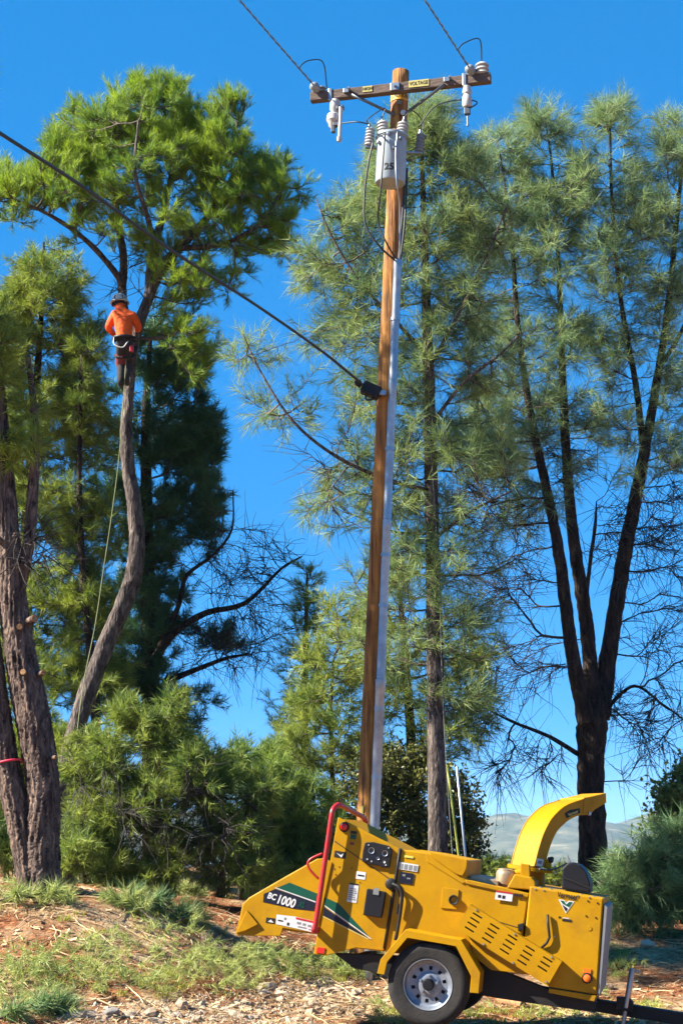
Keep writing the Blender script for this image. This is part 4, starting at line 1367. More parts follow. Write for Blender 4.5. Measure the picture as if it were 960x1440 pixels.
jk = cpart('jack', lathe_mesh('jack', [(0, 0), (0.024, 0), (0.026, 0.01), (0.026, jl * 0.6), (0.02, jl * 0.61), (0.02, jl), (0, jl)], jt, jd, 16), M['steel'])
cpart('jack_foot', box_mesh('jack_foot', jt + jd * jl, CU * 0.07, CV * 0.07, CW * 0.012, 0.004), M['steel'], jk)
cpart('jack_crank', lathe_mesh('jack_crank', [(0, 0), (0.01, 0), (0.01, 0.07), (0, 0.07)], jt + jd * 0.02, CU, 8), M['steel'], jk)
cpart('axle', lathe_mesh('axle', [(0, 0), (0.04, 0), (0.04, 1.36), (0, 1.36)], CH(602, 1385, 0.12), CV, 12), M['black'])


def ring_holes(r0, r1, n, t, c):
    """flat ring with n round-ish openings -> mesh"""
    bm = bmesh.new()
    S = n * 6
    rr = [r0, r0 + (r1 - r0) * 0.2, r0 + (r1 - r0) * 0.4, r0 + (r1 - r0) * 0.6, r0 + (r1 - r0) * 0.8, r1]
    vs_ = [[bm.verts.new(c + CV * t + r * (math.cos(2 * math.pi * i / S) * CU + math.sin(2 * math.pi * i / S) * CW)) for i in range(S)] for r in rr]
    for k in range(5):
        for i in range(S):
            p = i % 6
            if (k in (2, 3) and p in (2, 3)) or (k == 1 and p in (2, 3)):
                continue
            j = (i + 1) % S
            bm.faces.new((vs_[k][i], vs_[k][j], vs_[k + 1][j], vs_[k + 1][i]))
    me = bpy.data.meshes.new('disc_holes'); bm.to_mesh(me); bm.free()
    return me


for v0, sgn in ((0.0, 1), (1.62, -1)):
    wc = CH(601, 1385, 0.0) + CV * v0
    ax_ = CV * sgn
    wh = cpart('wheel', lathe_mesh('wheel', [(0.212, 0.03), (0.222, 0.012), (0.25, 0.004), (0.27, 0.006), (0.29, 0.0), (0.33, 0.006), (0.352, 0.025), (0.362, 0.05), (0.364, 0.075), (0.357, 0.08), (0.357, 0.092), (0.364, 0.097),
                                             (0.364, 0.128), (0.357, 0.133), (0.357, 0.145), (0.364, 0.15), (0.36, 0.175), (0.35, 0.2), (0.30, 0.225), (0.21, 0.22)], wc, ax_, 64), M['rubber'])
    # tread blocks cut the outline a little
    rim = cpart('rim', lathe_mesh('rim', [(0.212, 0.05), (0.219, 0.018), (0.215, 0.008), (0.207, 0.012), (0.203, 0.03), (0.198, 0.055), (0.180, 0.060), (0.172, 0.066), (0.165, 0.066)], wc, ax_, 56), M['rim'], wh)
    if sgn > 0:
        cpart('disc', ring_holes(0.112, 0.167, 10, 0.066, wc), M['rim'], wh)
        cpart('drum', lathe_mesh('drum', [(0.0, 0.10), (0.2, 0.10), (0.2, 0.16)], wc, ax_, 32), M['black'], wh)
    else:
        cpart('disc', lathe_mesh('disc', [(0.167, 0.066), (0.112, 0.066)], wc, ax_, 40), M['rim'], wh)
    cpart('disc_centre', lathe_mesh('disc_centre', [(0.113, 0.066), (0.10, 0.060), (0.085, 0.05), (0.05, 0.05), (0.05, 0.052)], wc, ax_, 40), M['rim'], wh)
    cpart('hub_cap', lathe_mesh('hub_cap', [(0.052, 0.054), (0.05, 0.012), (0.04, -0.004), (0, -0.006)], wc, ax_, 24), M['plastic'], wh)
    for i in range(5):
        an = i * 2 * math.pi / 5 + 0.3
        cpart('lug_nut', lathe_mesh('lug_nut', [(0.013, 0.055), (0.013, 0.03), (0, 0.027)], wc + 0.075 * (math.cos(an) * CU + math.sin(an) * CW), ax_, 6), M['rim'], wh)

# ---- fender over the near and far wheel
fo = [(530, 1369), (535, 1349), (570, 1307), (620, 1317), (648, 1321.5), (675, 1368), (672.5, 1397)]
fi = [(660, 1396), (662, 1373), (641, 1331), (620, 1327), (572.5, 1319), (544, 1353), (540, 1371)]
fi2 = [(671, 1397), (673, 1368), (646.5, 1323.5), (620, 1319), (571, 1309.3), (536.6, 1350), (531.5, 1369)]
for off in (0.0, 1.36):
    s0 = np.array(CV * off)
    pts = [CH(x, y, -0.03) + s0 for x, y in fo + fi]
    fd = cpart('fender', prism_mesh('fender', pts, CV * (0.012 if off == 0 else 0.29), 0.0035), YE)
    if off == 0:
        pts = [CH(x, y, -0.018) + s0 for x, y in fo + fi2]
        cpart('fender_top', prism_mesh('fender_top', pts, CV * 0.27, 0.0), YE, fd)

# ---- infeed hopper
hp = [(475, 1149), (561, 1193.5), (539, 1337), (500, 1333), (458, 1344), (441, 1342)]
panel = slab('infeed_side_panel', hp, VB, VB + 0.035, YE, 0.006)
slab('infeed_side_panel', hp, 1.30, 1.335, YE, 0.006)
slab('infeed_roof', [(477, 1151), (561, 1194.5), (560.4, 1199), (476, 1156)], VB + 0.03, 1.305, YE, 0.003)
slab('infeed_floor', [(446, 1322), (540, 1334), (539, 1338), (445, 1327)], VB + 0.03, 1.305, YE, 0.003)
slab('feed_roller_guard', [(520, 1180), (556, 1196), (538, 1332), (512, 1330)], VB + 0.04, 1.295, M['black'], 0.003)
decal('panel_seam', [(470.3, 1182), (553, 1239), (552.5, 1240.2), (470, 1183.4)], M['black'], parent=panel, lift=0.002)

tw = [(332, 1313), (338, 1291), (342, 1271), (351, 1262.5), (446, 1208), (456, 1206.5), (467, 1213), (445, 1313), (398, 1305), (394, 1316.5), (347, 1316)]
wing = slab('infeed_tray_side', tw, VB - 0.01, VB + 0.012, YE, 0.005)
slab('infeed_tray_side', tw, 1.32, 1.342, YE, 0.005)
slab('infeed_tray_floor', [(333, 1311), (395, 1303), (446, 1310), (446, 1314), (395, 1308), (333, 1316)], VB + 0.008, 1.322, YE, 0.003)
slab('tray_corner_gusset', [(331, 1313), (347, 1280), (363, 1300), (345, 1309)], VB - 0.035, VB - 0.012, YE, 0.005, wing)
# folded rim along the tray's upper edge
rim_pts = [CH(x, y, VB + 0.0) for x, y in ((333, 1310), (338.5, 1291), (342.5, 1272), (351, 1263.5), (400, 1235), (446, 1209), (458, 1208))]
a = Acc(); a.tube(rim_pts, 0.009, 8); cpart('tray_rim', a.mesh('tray_rim'), YE, wing)
# decals on the tray
VT = VB - 0.01
decal('green_stripe', [(388, 1249), (407, 1241.2), (446, 1256.6), (444, 1268.3)], M['green'], VT, wing)
decal('navy_stripe', [(371, 1257), (387, 1250), (443.6, 1269.6), (441.5, 1281), (414, 1278), (370, 1268.5)], M['navy'], VT, wing)
decal('white_stripe', [(386.5, 1248.6), (388, 1248), (444, 1267.6), (443.7, 1269.3)], M['white'], VT, wing, 0.004)
clabel('BC', 383, 1260.5, 9, 13, -R(7), M['white'], VT, wing, 0.007, 0.15, 0.03)
clabel('1000', 403.5, 1267.5, 13, 26, -R(7), M['white'], VT, wing, 0.007, 0.15, 0.03)
clabel('XL', 424, 1271.5, 8, 10, -R(7), M['green'], VT, wing, 0.007, 0.3, 0.02)
wl = decal('warning_label', [(389, 1286), (415, 1289), (442, 1295.5), (441, 1311.5), (414, 1305), (388, 1299.5)], M['white'], VT, wing)
decal('label_header', [(416, 1289.6), (441, 1295.4), (440.8, 1298), (416, 1292.4)], M['red'], VT, wing, 0.005)
for i, (x, y, w, h) in enumerate(((391, 1293, 7, 1.8), (400, 1290, 2.5, 3), (404, 1297, 3, 4), (418, 1296, 5, 3), (426, 1298, 4, 3), (433, 1300, 5, 3), (419, 1302, 12, 1.6), (434, 1306, 5, 1.5))):
    decal('label_print', rect(x, y, x + w, y + h, 0.2), M['grey'] if i not in (0, 2) else M['black'], VT, wing, 0.005)
decal('pictogram', rect(374.5, 1290, 387, 1297.5, 0.12), M['black'], VT, wing)
decal('pictogram_mark', [(377, 1296), (381, 1293), (385, 1297.5), (381, 1297)], M['white'], VT, wing, 0.005)
# decals on the hopper panel
decal('green_stripe', [(456, 1261.5), (476, 1270.5), (520.5, 1319.3), (456.5, 1273.5)], M['green'], VB, panel)
decal('white_stripe', [(456.2, 1274), (457, 1273), (523, 1320.8), (520, 1320)], M['white'], VB, panel, 0.004)
decal('navy_stripe', [(456, 1275.6), (519, 1320), (454.5, 1287.5)], M['navy'], VB, panel)
decal('gold_stripe', [(454.3, 1288), (519, 1320.6), (517, 1321), (454.2, 1289.3)], M['tagyellow'], VB, panel)
decal('decal_dark', rect(493, 1168, 502, 1172), M['black'], VB, panel)
decal('decal_green', rect(493, 1173, 501, 1179.5), M['green'], VB, panel)
decal('decal_red', rect(492, 1184, 498, 1187.6), M['maroon'], VB, panel)
decal('pictogram', rect(471, 1196, 487, 1205, 0.16), M['black'], VB, panel)
decal('pictogram_mark', [(473, 1199), (479, 1202.5), (484, 1199.5), (480, 1206)], M['white'], VB, panel, 0.005)
decal('small_label', rect(501.5, 1225, 514.5, 1235.5), M['white'], VB, panel)
decal('label_print', rect(503, 1229.5, 512, 1231.5), M['navy'], VB, panel, 0.005)
decal('serial_label', rect(491, 1243, 504.5, 1268), M['white'], VB, panel)
for i in range(6):
    decal('label_print', rect(491 - i * 0.4, 1248 + i * 3, 500 - i * 0.5 + (i % 3), 1249.6 + i * 3), M['grey'], VB, panel, 0.005)
decal('label_header', rect(491.5, 1241.5, 504, 1243.6), M['black'], VB, panel, 0.004)
mb = slab('manual_box', [(515.5, 1249.5), (542, 1254.5), (536, 1291), (510, 1287)], VB - 0.055, VB, M['plastic'], 0.008)
slab('manual_box_tag', [(525, 1248), (533, 1249.5), (532, 1259), (524, 1257.6)], VB - 0.062, VB - 0.056, M['grey'], 0.0, mb)
for px, py in ((494, 1221), (470, 1222), (472, 1230), (477, 1219), (506, 1241), (556, 1206)):
    cpart('rivet', lathe_mesh('rivet', [(0.006, 0), (0.005, 0.004), (0, 0.005)], CH(px, py), -CV, 8), M['black'], panel)
# control panel
cp = slab('control_panel', [(513, 1184.6), (524, 1184), (546, 1189.5), (551, 1194), (547, 1220), (536, 1220), (534, 1217.5), (520, 1216), (517, 1213), (508.5, 1211.5), (510, 1196)], VB - 0.03, VB, M['plastic'], 0.006)
for px, py, r, mt in ((522, 1196, 0.028, 'grey'), (541, 1200, 0.026, 'grey'), (516, 1208, 0.008, 'white'), (522, 1211, 0.008, 'white'), (540, 1212, 0.011, 'white'), (542, 1216, 0.008, 'white'), (531, 1207, 0.014, 'steel'), (518, 1188, 0.007, 'white'), (546, 1192, 0.007, 'white')):
    g = cpart('gauge', lathe_mesh('gauge', [(r * 0.8, -0.002), (r * 0.8, 0.004), (r, 0.006), (r, 0.0)], CH(px, py, VB - 0.03), -CV, 18), M['steel' if r > 0.02 else mt], cp)
    cpart('gauge_face', lathe_mesh('gauge_face', [(0, 0.003), (r * 0.82, 0.003)], CH(px, py, VB - 0.03), -CV, 18), M['plastic' if r > 0.02 else mt], cp)
decal('screen', [(521, 1201), (535, 1203), (534, 1209), (520, 1207)], M['navy'], VB - 0.03, cp)
# lamps
for px, py, r, m_, nm in ((484, 1163, 0.034, 'red_lens', 'tail_lamp'), (825, 1375.5, 0.034, 'orange_lens', 'marker_lamp')):
    vv = VB if px < 600 else VB - 0.02
    lm = cpart(nm, lathe_mesh(nm, [(r * 1.35, 0), (r * 1.35, 0.014), (r, 0.018), (r, 0.008)], CH(px, py, vv), -CV, 24), M['plastic'])
    cpart('lens', lathe_mesh('lens', [(r, 0.010), (r * 0.9, 0.02), (r * 0.5, 0.026), (0, 0.028)], CH(px, py, vv), -CV, 20), M[m_], lm)
slab('reflector', [(446, 1332), (457, 1333), (455.5, 1341), (444.5, 1340)], VB - 0.008, VB, M['red_lens'], 0.002)
slab('reflector', [(820, 1361.5), (831, 1363), (830, 1369.5), (819, 1368)], VB - 0.028, VB - 0.02, M['orange_lens'], 0.002)
# red control bar
q = [CH(441.5, 1310, 0.16), CH(446, 1285, 0.16), CH(454, 1230, 0.16), CH(461.5, 1180, 0.16), CH(466, 1148, 0.16), CH(468.5, 1138, 0.18), CH(474, 1132.5, 0.24), CH(480, 1133, 0.34),
     CH(497, 1142, 0.85), CH(508, 1147.5, 1.24), CH(512, 1151, 1.36), CH(513.5, 1158, 1.42), CH(511, 1180, 1.42), CH(503, 1240, 1.42), CH(494, 1300, 1.42)]
a = Acc(); a.tube(smooth_path(q, 80), 0.024, 14)
bar = cpart('control_bar', a.mesh('control_bar'), M['red'])
a = Acc(); a.tube(smooth_path([CH(453.5, 1200, 0.16), CH(440, 1206, 0.15), CH(434, 1211, 0.15), CH(433, 1218, 0.15), CH(438, 1226, 0.15), CH(448, 1236, 0.16)], 30), 0.011, 10)
cpart('handle_loop', a.mesh('handle_loop'), M['red'], bar)
slab('bar_pivot', [(438, 1303), (447, 1304), (445, 1313), (437, 1312)], 0.15, VB, M['red'], 0.004, bar)

# ---- drum housing, deck and engine box
body = slab('drum_housing', [(564, 1194.5), (602, 1199.5), (656, 1210), (654, 1236), (743, 1257), (731, 1340), (765, 1368), (640, 1345), (560, 1341), (541, 1338)], VB + 0.004, 1.335, YE, 0.012)
a = Acc(); a.tube([CH(562.5, 1193), CH(558, 1222), CH(549, 1280), CH(540, 1334)], 0.014, 8); cpart('door_seal', a.mesh('door_seal'), M['black'], body)
slab('hood_panel', [(603, 1198), (657, 1208.5), (655.5, 1222), (650, 1232), (640, 1229), (610, 1208)], VB - 0.012, VB + 0.006, YE, 0.006, body)
slab('hood_flange', [(598, 1200), (606, 1205), (655, 1240), (650, 1243), (600, 1212)], VB - 0.006, VB + 0.006, YE, 0.004, body)
slab('deck_flange', [(655, 1237), (743, 1256.5), (742, 1262), (654, 1242.5)], VB - 0.012, VB + 0.006, YE, 0.004, body)
slab('latch_plate', [(622, 1248), (645, 1251), (642, 1279), (619, 1277)], VB - 0.008, VB + 0.004, YE, 0.003, body)
lt = cpart('latch_ring', lathe_mesh('latch_ring', [(0.026, 0), (0.042, 0), (0.045, 0.014), (0.04, 0.022), (0.028, 0.018), (0.026, 0)], CH(637.5, 1265.5, VB - 0.008), -CV, 24), M['black'], body)
decal('safety_label', rect(561.5, 1212, 588, 1222, 0.16), M['white'], VB, body)
for i in range(4):
    decal('label_print', rect(562 + i * 6.5, 1214 + i, 566.5 + i * 6.5, 1221 + i, 0.15), M['grey'], VB, body, 0.005)
decal('instruction_label', rect(562.5, 1225.5, 582, 1241, 0.16), M['navy'], VB, body)
decal('label_print', rect(566, 1229, 570, 1232), M['grey'], VB, body, 0.005); decal('label_print', rect(572, 1234, 577, 1236), M['grey'], VB, body, 0.005)
decal('small_sticker', rect(568.5, 1202.5, 581, 1205.5), M['stake'], VB, body)
decal('safety_label', rect(697, 1252, 721, 1264.5, 0.14), M['white'], VB - 0.012, body)
decal('label_header', rect(697, 1252, 721, 1254.2, 0.14), M['red'], VB - 0.012, body, 0.005)
decal('label_print', rect(700, 1258, 704, 1262), M['black'], VB - 0.012, body, 0.005); decal('label_print', rect(706, 1259, 710, 1263.5), M['black'], VB - 0.012, body, 0.005)
for x_ in (723, 726, 729.5, 732.5):
    decal('small_print', rect(x_, 1256 + (x_ - 723) * 0.14, x_ + 2.3, 1260 + (x_ - 723) * 0.14), M['black'], VB - 0.012, body)
# hose and cable at the seam
cpart('hose_grommet', lathe_mesh('hose_grommet', [(0.052, 0), (0.05, 0.025), (0.03, 0.035), (0, 0.035)], CH(549.5, 1243), -CV, 18), M['black'], body)
a = Acc(); a.tube(smooth_path([CH(552, 1243, VB - 0.03), CH(561, 1248, VB - 0.05), CH(565, 1258, VB - 0.05), CH(563, 1280, VB - 0.04), CH(560, 1300, VB - 0.03), CH(556, 1322, VB - 0.02)], 30), 0.017, 8)
cpart('hose', a.mesh('hose'), M['black'], body)
a = Acc(); a.tube(smooth_path([CH(552, 1245, VB - 0.02), CH(558, 1252, VB - 0.03), CH(560, 1262, VB - 0.03), CH(558, 1285, VB - 0.025)], 24), 0.009, 8)
cpart('hose', a.mesh('hose'), M['black'], body)

ebox = slab('engine_box', [(744.5, 1246), (848, 1263.5), (838.5, 1399), (771, 1388.5), (734, 1345)], VB - 0.02, 1.36, YE, 0.014)
VE = VB - 0.02
slab('engine_sill', [(771.5, 1390), (838, 1400.5), (835, 1408.5), (770.5, 1396)], VE - 0.01, 1.34, YE, 0.004, ebox)
decal('sill_gap', [(772, 1388), (828, 1397.5), (828, 1398.7), (772, 1389.3)], M['black'], VE, ebox)
ep = slab('end_plate', [(849, 1272), (853.5, 1276), (843, 1400), (839, 1399)], VE + 0.01, 1.35, M['grey'], 0.003)
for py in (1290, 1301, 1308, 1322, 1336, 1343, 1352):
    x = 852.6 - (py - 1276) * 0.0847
    cpart('slot_shade', box_mesh('slot_shade', CH(x, py, VE + 0.05), CU * 0.006, CV * 0.03, CW * (0.018 if py not in (1290, 1352) else 0.035)), M['black'], ep)  # holes not cut: black blocks stand in for the shade inside them
clabel('Vermeer', 797.5, 1259.8, 8.5, 29, 0, M['black'], VE, ebox, bold=0.025)
decal('emblem', [(784.5, 1264.5), (793, 1265.7), (795.5, 1270), (799, 1266.6), (807, 1268), (795, 1284.5)], M['white'], VE, ebox)
decal('emblem_upper', [(787, 1266), (792, 1266.7), (795.5, 1272), (800, 1268), (804.5, 1268.6), (799.5, 1276), (790.5, 1270.8)], M['green'], VE, ebox, 0.005)
decal('emblem_lower', [(789.5, 1271.5), (797.8, 1277.6), (795, 1282), (793.2, 1279)], M['navy'], VE, ebox, 0.005)
decal('small_print', rect(790, 1292, 803.5, 1295, 0.14), M['black'], VE, ebox); decal('small_print', rect(785, 1288.5, 788, 1291, 0.14), M['black'], VE, ebox)
decal('small_print', rect(791, 1290, 800, 1291, 0.14), M['white'], VE, ebox)
for px, py in ((826, 1267), (839.5, 1270), (823.5, 1288), (837, 1290.5), (752, 1250.5), (764, 1252), (812, 1259.5), (828, 1262), (779, 1317)):
    cpart('bolt', lathe_mesh('bolt', [(0.008, 0), (0.007, 0.006), (0, 0.007)], CH(px, py, VE), -CV, 8), M['black' if px > 815 and py > 1264 else 'steel'], ebox)
cpart('knock_out', lathe_mesh('knock_out', [(0.022, 0), (0.02, 0.004), (0, 0.003)], CH(828, 1305.5, VE), -CV, 18), YE, ebox)
a = Acc(); a.tube([CH(769.5, 1286, VE - 0.02), CH(770.2, 1302, VE - 0.025), CH(772, 1318, VE - 0.025), CH(768, 1326, VE - 0.025), CH(760, 1334, VE - 0.015)], 0.012, 8)
cpart('latch_handle', a.mesh('latch_handle'), M['black'], ebox)
slab('latch', [(727, 1300), (735, 1298), (736, 1306), (728, 1310)], VE - 0.025, VB + 0.01, M['black'], 0.005, ebox)
a = Acc(); a.tube(smooth_path([CH(731, 1305, VE - 0.01), CH(722, 1303, VE - 0.01), CH(706, 1298, VE - 0.01), CH(700, 1296, VE)], 12), 0.005, 6)
cpart('latch_cable', a.mesh('latch_cable'), M['black'], ebox)

# ---- slotted belt guard
TL, TR, BR, BL = CH(660, 1272, 0.10), CH(789, 1352.5, 0.10), CH(774.5, 1381, 0.10), CH(640.5, 1305.5, 0.10)
E1, E2 = TR - TL, BL - TL
cols, rows = [0.115, 0.305, 0.50, 0.69, 0.88], [0.19, 0.38, 0.57, 0.77]
xs_ = [0.0] + sum(([c - 0.05, c + 0.05] for c in cols), []) + [1.0]
ys_ = [0.0] + sum(([r - 0.028, r + 0.028] for r in rows), []) + [1.0]
bm = bmesh.new()
gv = {}
for i, x in enumerate(xs_):
    for j, y in enumerate(ys_):
        gv[i, j] = bm.verts.new(TL + E1 * x + E2 * y)
for i in range(len(xs_) - 1):
    for j in range(len(ys_) - 1):
        if i % 2 == 1 and j % 2 == 1 and not (i == 9 and j == 7):
            continue
        bm.faces.new((gv[i, j], gv[i + 1, j], gv[i + 1, j + 1], gv[i, j + 1]))
edge = [gv[i, 0] for i in range(len(xs_))] + [gv[len(xs_) - 1, j] for j in range(1, len(ys_))] + [gv[i, len(ys_) - 1] for i in range(len(xs_) - 2, -1, -1)] + [gv[0, j] for j in range(len(ys_) - 2, 0, -1)]
bk = [bm.verts.new(np.array(v.co) + CV * 0.14) for v in edge]
for i in range(len(edge)):
    j = (i + 1) % len(edge)
    bm.faces.new((edge[j], edge[i], bk[i], bk[j]))
bmesh.ops.recalc_face_normals(bm, faces=bm.faces)
me = bpy.data.meshes.new('belt_guard'); bm.to_mesh(me); bm.free()
guard = cpart('belt_guard', me, YE)
cpart('guard_shade_sheet', box_mesh('guard_shade_sheet', TL + E1 * 0.5 + E2 * 0.5 + CV * 0.03, E1 * 0.485, E2 * 0.47, CV * 0.004), M['black'], guard)  # black sheet stands in for the shaded interior behind the slots
for x, y in ((0.08, 0.04), (0.5, 0.05), (0.9, 0.05), (0.3, 0.95), (0.62, 0.96), (0.97, 0.9)):
    cpart('bolt', lathe_mesh('bolt', [(0.01, 0), (0.009, 0.008), (0, 0.009)], TL + E1 * x + E2 * y, -CV, 8), M['steel'], guard)
slab('lower_shroud', [(660, 1318), (700, 1340), (745, 1362), (750, 1372), (690, 1364), (665, 1345)], VB - 0.04, VB + 0.03, YE, 0.006)

# ---- discharge chute, turned away to the right
cb0 = CH(751, 1218, 0.66)
dn = unit(np.array([0.63, -0.77, 0.0]))           # near side of the chute faces this way


def CHU(px, py):
    d = ray(px, py)
    t = np.dot(cb0 - CAM, dn) / np.dot(d, dn)
    return CAM + d * t


outer = smooth_path(np.array([(751, 1218), (756, 1197), (763, 1175), (770, 1160), (778, 1148), (795, 1133), (823, 1123)], float), 22)
inner = smooth_path(np.array([(766, 1220), (769, 1204), (774, 1188), (780, 1174), (787, 1164), (802, 1151.5), (819, 1145)], float), 22)
WIDE = -dn * 0.30
bm = bmesh.new()
rg_ = []
for o_, i_ in zip(outer, inner):
    A_, B_ = CHU(*o_), CHU(*i_)
    rg_.append([bm.verts.new(A_), bm.verts.new(B_), bm.verts.new(B_ + WIDE), bm.verts.new(A_ + WIDE)])
for A_, B_ in zip(rg_[:-1], rg_[1:]):
    for k in range(4):
        f = bm.faces.new((A_[k], A_[(k + 1) % 4], B_[(k + 1) % 4], B_[k]))
        f.smooth = True
bmesh.ops.recalc_face_normals(bm, faces=bm.faces)
for e in bm.edges:
    if len(e.link_faces) == 2 and e.calc_face_angle() > 0.8: e.smooth = False
me = bpy.data.meshes.new('chute'); bm.to_mesh(me); bm.free()
chute = cpart('discharge_chute', me, YE)
for off, nm in ((0.0, 'chute_lip'), (1.0, 'chute_lip')):
    for ln_ in (outer,):
        a = Acc(); a.tube([CHU(x, y) + WIDE * off for x, y in ln_], 0.007, 6)
        cpart(nm, a.mesh(nm), YE, chute)
flap = [(820, 1121.5), (826, 1121), (851, 1115), (851.5, 1129), (836, 1138), (828, 1146), (818.5, 1146)]
fl = cpart('deflector', prism_mesh('deflector', [CHU(x, y) + dn * 0.006 for x, y in flap], WIDE * 1.04, 0.006), YE, chute)
cpart('deflector_pin', lathe_mesh('deflector_pin', [(0.018, 0), (0.018, 0.02), (0, 0.02)], CHU(827, 1144), dn, 12), M['steel'], fl)
def chute_decal(name, poly, m, lift=0.004):
    return cpart(name, prism_mesh(name, [CHU(x, y) + dn * lift for x, y in poly], -dn * lift * 0.6), m, chute)
chute_decal('chute_decal', [(793, 1144), (800, 1139), (814, 1136.5), (815, 1143), (803, 1147), (796, 1151)], M['black'])
me = text_mesh('lettering', 'Vermeer', 1.0, 0.02)
xs = [v.co.x for v in me.vertices]
sc0 = 0.145 / (max(xs) - min(xs))
dirx = unit(CHU(815, 1139.5) - CHU(794, 1148)); diry = np.cross(dn, dirx)
me.transform(Matrix.Diagonal((sc0, sc0 * 1.05, 1, 1)))
me.transform(Matrix((list(dirx) + [0], list(diry) + [0], list(dn) + [0], [0, 0, 0, 1])).transposed())
me.transform(Matrix.Translation(Vector(CHU(804.5, 1143.5) + dn * 0.007)))
cpart('lettering', me, M['tagyellow'], chute)
chute_decal('safety_label', [(754, 1207), (763.5, 1208.5), (762, 1219), (752.5, 1217.5)], M['white'])
chute_decal('label_print', [(756, 1210), (761, 1211), (760, 1215), (755, 1214)], M['grey'], 0.006)
bc = cb0 + WIDE * 0.5 + unit(np.array([0.77, 0.63, 0])) * 0.10
cpart('swivel_flange', lathe_mesh('swivel_flange', [(0, -0.02), (0.21, -0.02), (0.21, 0.012), (0, 0.012)], bc - CW * 0.02, CW, 32), YE, chute)
cpart('swivel_neck', lathe_mesh('swivel_neck', [(0, -0.20), (0.17, -0.20), (0.15, -0.10), (0.14, -0.02), (0, -0.02)], bc - CW * 0.02, CW, 24), YE)
slab('chute_pedestal', [(712, 1249), (723, 1229), (746, 1234), (752, 1240), (753, 1252)], 0.36, 1.06, YE, 0.01)
slab('chute_brace', [(731.5, 1214), (744, 1216), (745, 1240), (731, 1238)], 0.45, 0.53, YE, 0.006)
a = Acc(); a.tube(smooth_path([CHU(752, 1222) + dn * 0.05, CHU(768, 1223) + dn * 0.05, CHU(786, 1218) + dn * 0.03, CHU(800, 1211)], 20), 0.008, 6)
cpart('chute_crank', a.mesh('chute_crank'), M['wire'], chute)
cpart('crank_arm', prism_mesh('crank_arm', [CHU(x, y) + dn * 0.02 for x, y in ((764, 1221), (768, 1208), (774, 1205), (772, 1222))], -dn * 0.02, 0.003), YE, chute)
cpart('crank_grip', prism_mesh('crank_grip', [CHU(x, y) + dn * 0.04 for x, y in ((768, 1211), (769, 1206), (772, 1204.5), (774.5, 1206), (773, 1213), (770, 1214))], -dn * 0.04, 0.006), M['black'], chute)
# muffler, air cleaner on the deck
mo = CH(709, 1245, 0.55)
cpart('muffler', lathe_mesh('muffler', [(0, 0), (0.075, 0), (0.088, 0.012), (0.090, 0.10), (0.082, 0.125), (0.075, 0.13), (0.074, 0.145), (0.03, 0.15), (0, 0.15)], mo, CW, 24), M['muffler'])
a = Acc(); a.tube(smooth_path([mo + CW * 0.10 + CU * 0.05, mo + CW * 0.13 + CU * 0.12, mo + CW * 0.14 + CU * 0.22], 10), 0.035, 10)
cpart('exhaust_pipe', a.mesh('exhaust_pipe'), YE)
slab('deck_tray', [(660, 1231), (700, 1239), (700, 1246), (660, 1240)], 0.40, 1.2, M['muffler'], 0.006)
ac = slab('air_cleaner', [(790, 1221), (797, 1214), (803, 1212.5), (815, 1216.5), (824, 1227), (829, 1241), (829, 1256), (789, 1250)], 0.50, 0.92, M['plastic'], 0.012)
slab('air_cleaner_band', [(789.5, 1232), (829, 1248), (829, 1250.5), (789.5, 1234.5)], 0.493, 0.502, M['black'], 0.001, ac)
slab('air_inlet_fin', [(797, 1202), (802, 1213), (796, 1214)], 0.68, 0.74, M['grey'], 0.002, ac)
for px, py, h in ((758, 1247, 3), (772, 1249, 3), (815, 1257, 3), (833, 1260, 4)):
    slab('lid_catch', [(px, py), (px + 3, py + 0.4), (px + 3, py + h + 1), (px, py + h)], 0.26, 0.34, M['steel'], 0.002, ebox)


# ------------------------------------------------------------------ the climber
KY = 23.2


def kp(px, py, dy=0.0):
    return Vector(P(px, py, KY + dy))


def skin_mesh(name, joints, bones, levels=2):
    """joints {name:(co, radius)}, bones [(a,b)] -> evaluated mesh"""
    names = list(joints)
    idx = {n_: i for i, n_ in enumerate(names)}
    me = bpy.data.meshes.new(name)
    me.from_pydata([tuple(joints[n_][0]) for n_ in names], [(idx[a_], idx[b_]) for a_, b_ in bones], [])
    o = bpy.data.objects.new(name, me)
    col.objects.link(o)
    o.modifiers.new('skin', 'SKIN')
    if not me.skin_vertices:
        me.attributes.new('skin', 'FLOAT', 'POINT')
    sv = me.skin_vertices[0].data
    for i, n_ in enumerate(names):
        r = joints[n_][1]
        sv[i].radius = (r, r) if not isinstance(r, tuple) else r
        sv[i].use_root = (i == 0)
    ss = o.modifiers.new('sub', 'SUBSURF'); ss.levels = levels; ss.render_levels = levels
    dg = bpy.context.evaluated_depsgraph_get()
    out = bpy.data.meshes.new_from_object(o.evaluated_get(dg))
    bpy.data.objects.remove(o); bpy.data.meshes.remove(me)
    for p in out.polygons: p.use_smooth = True
    return out


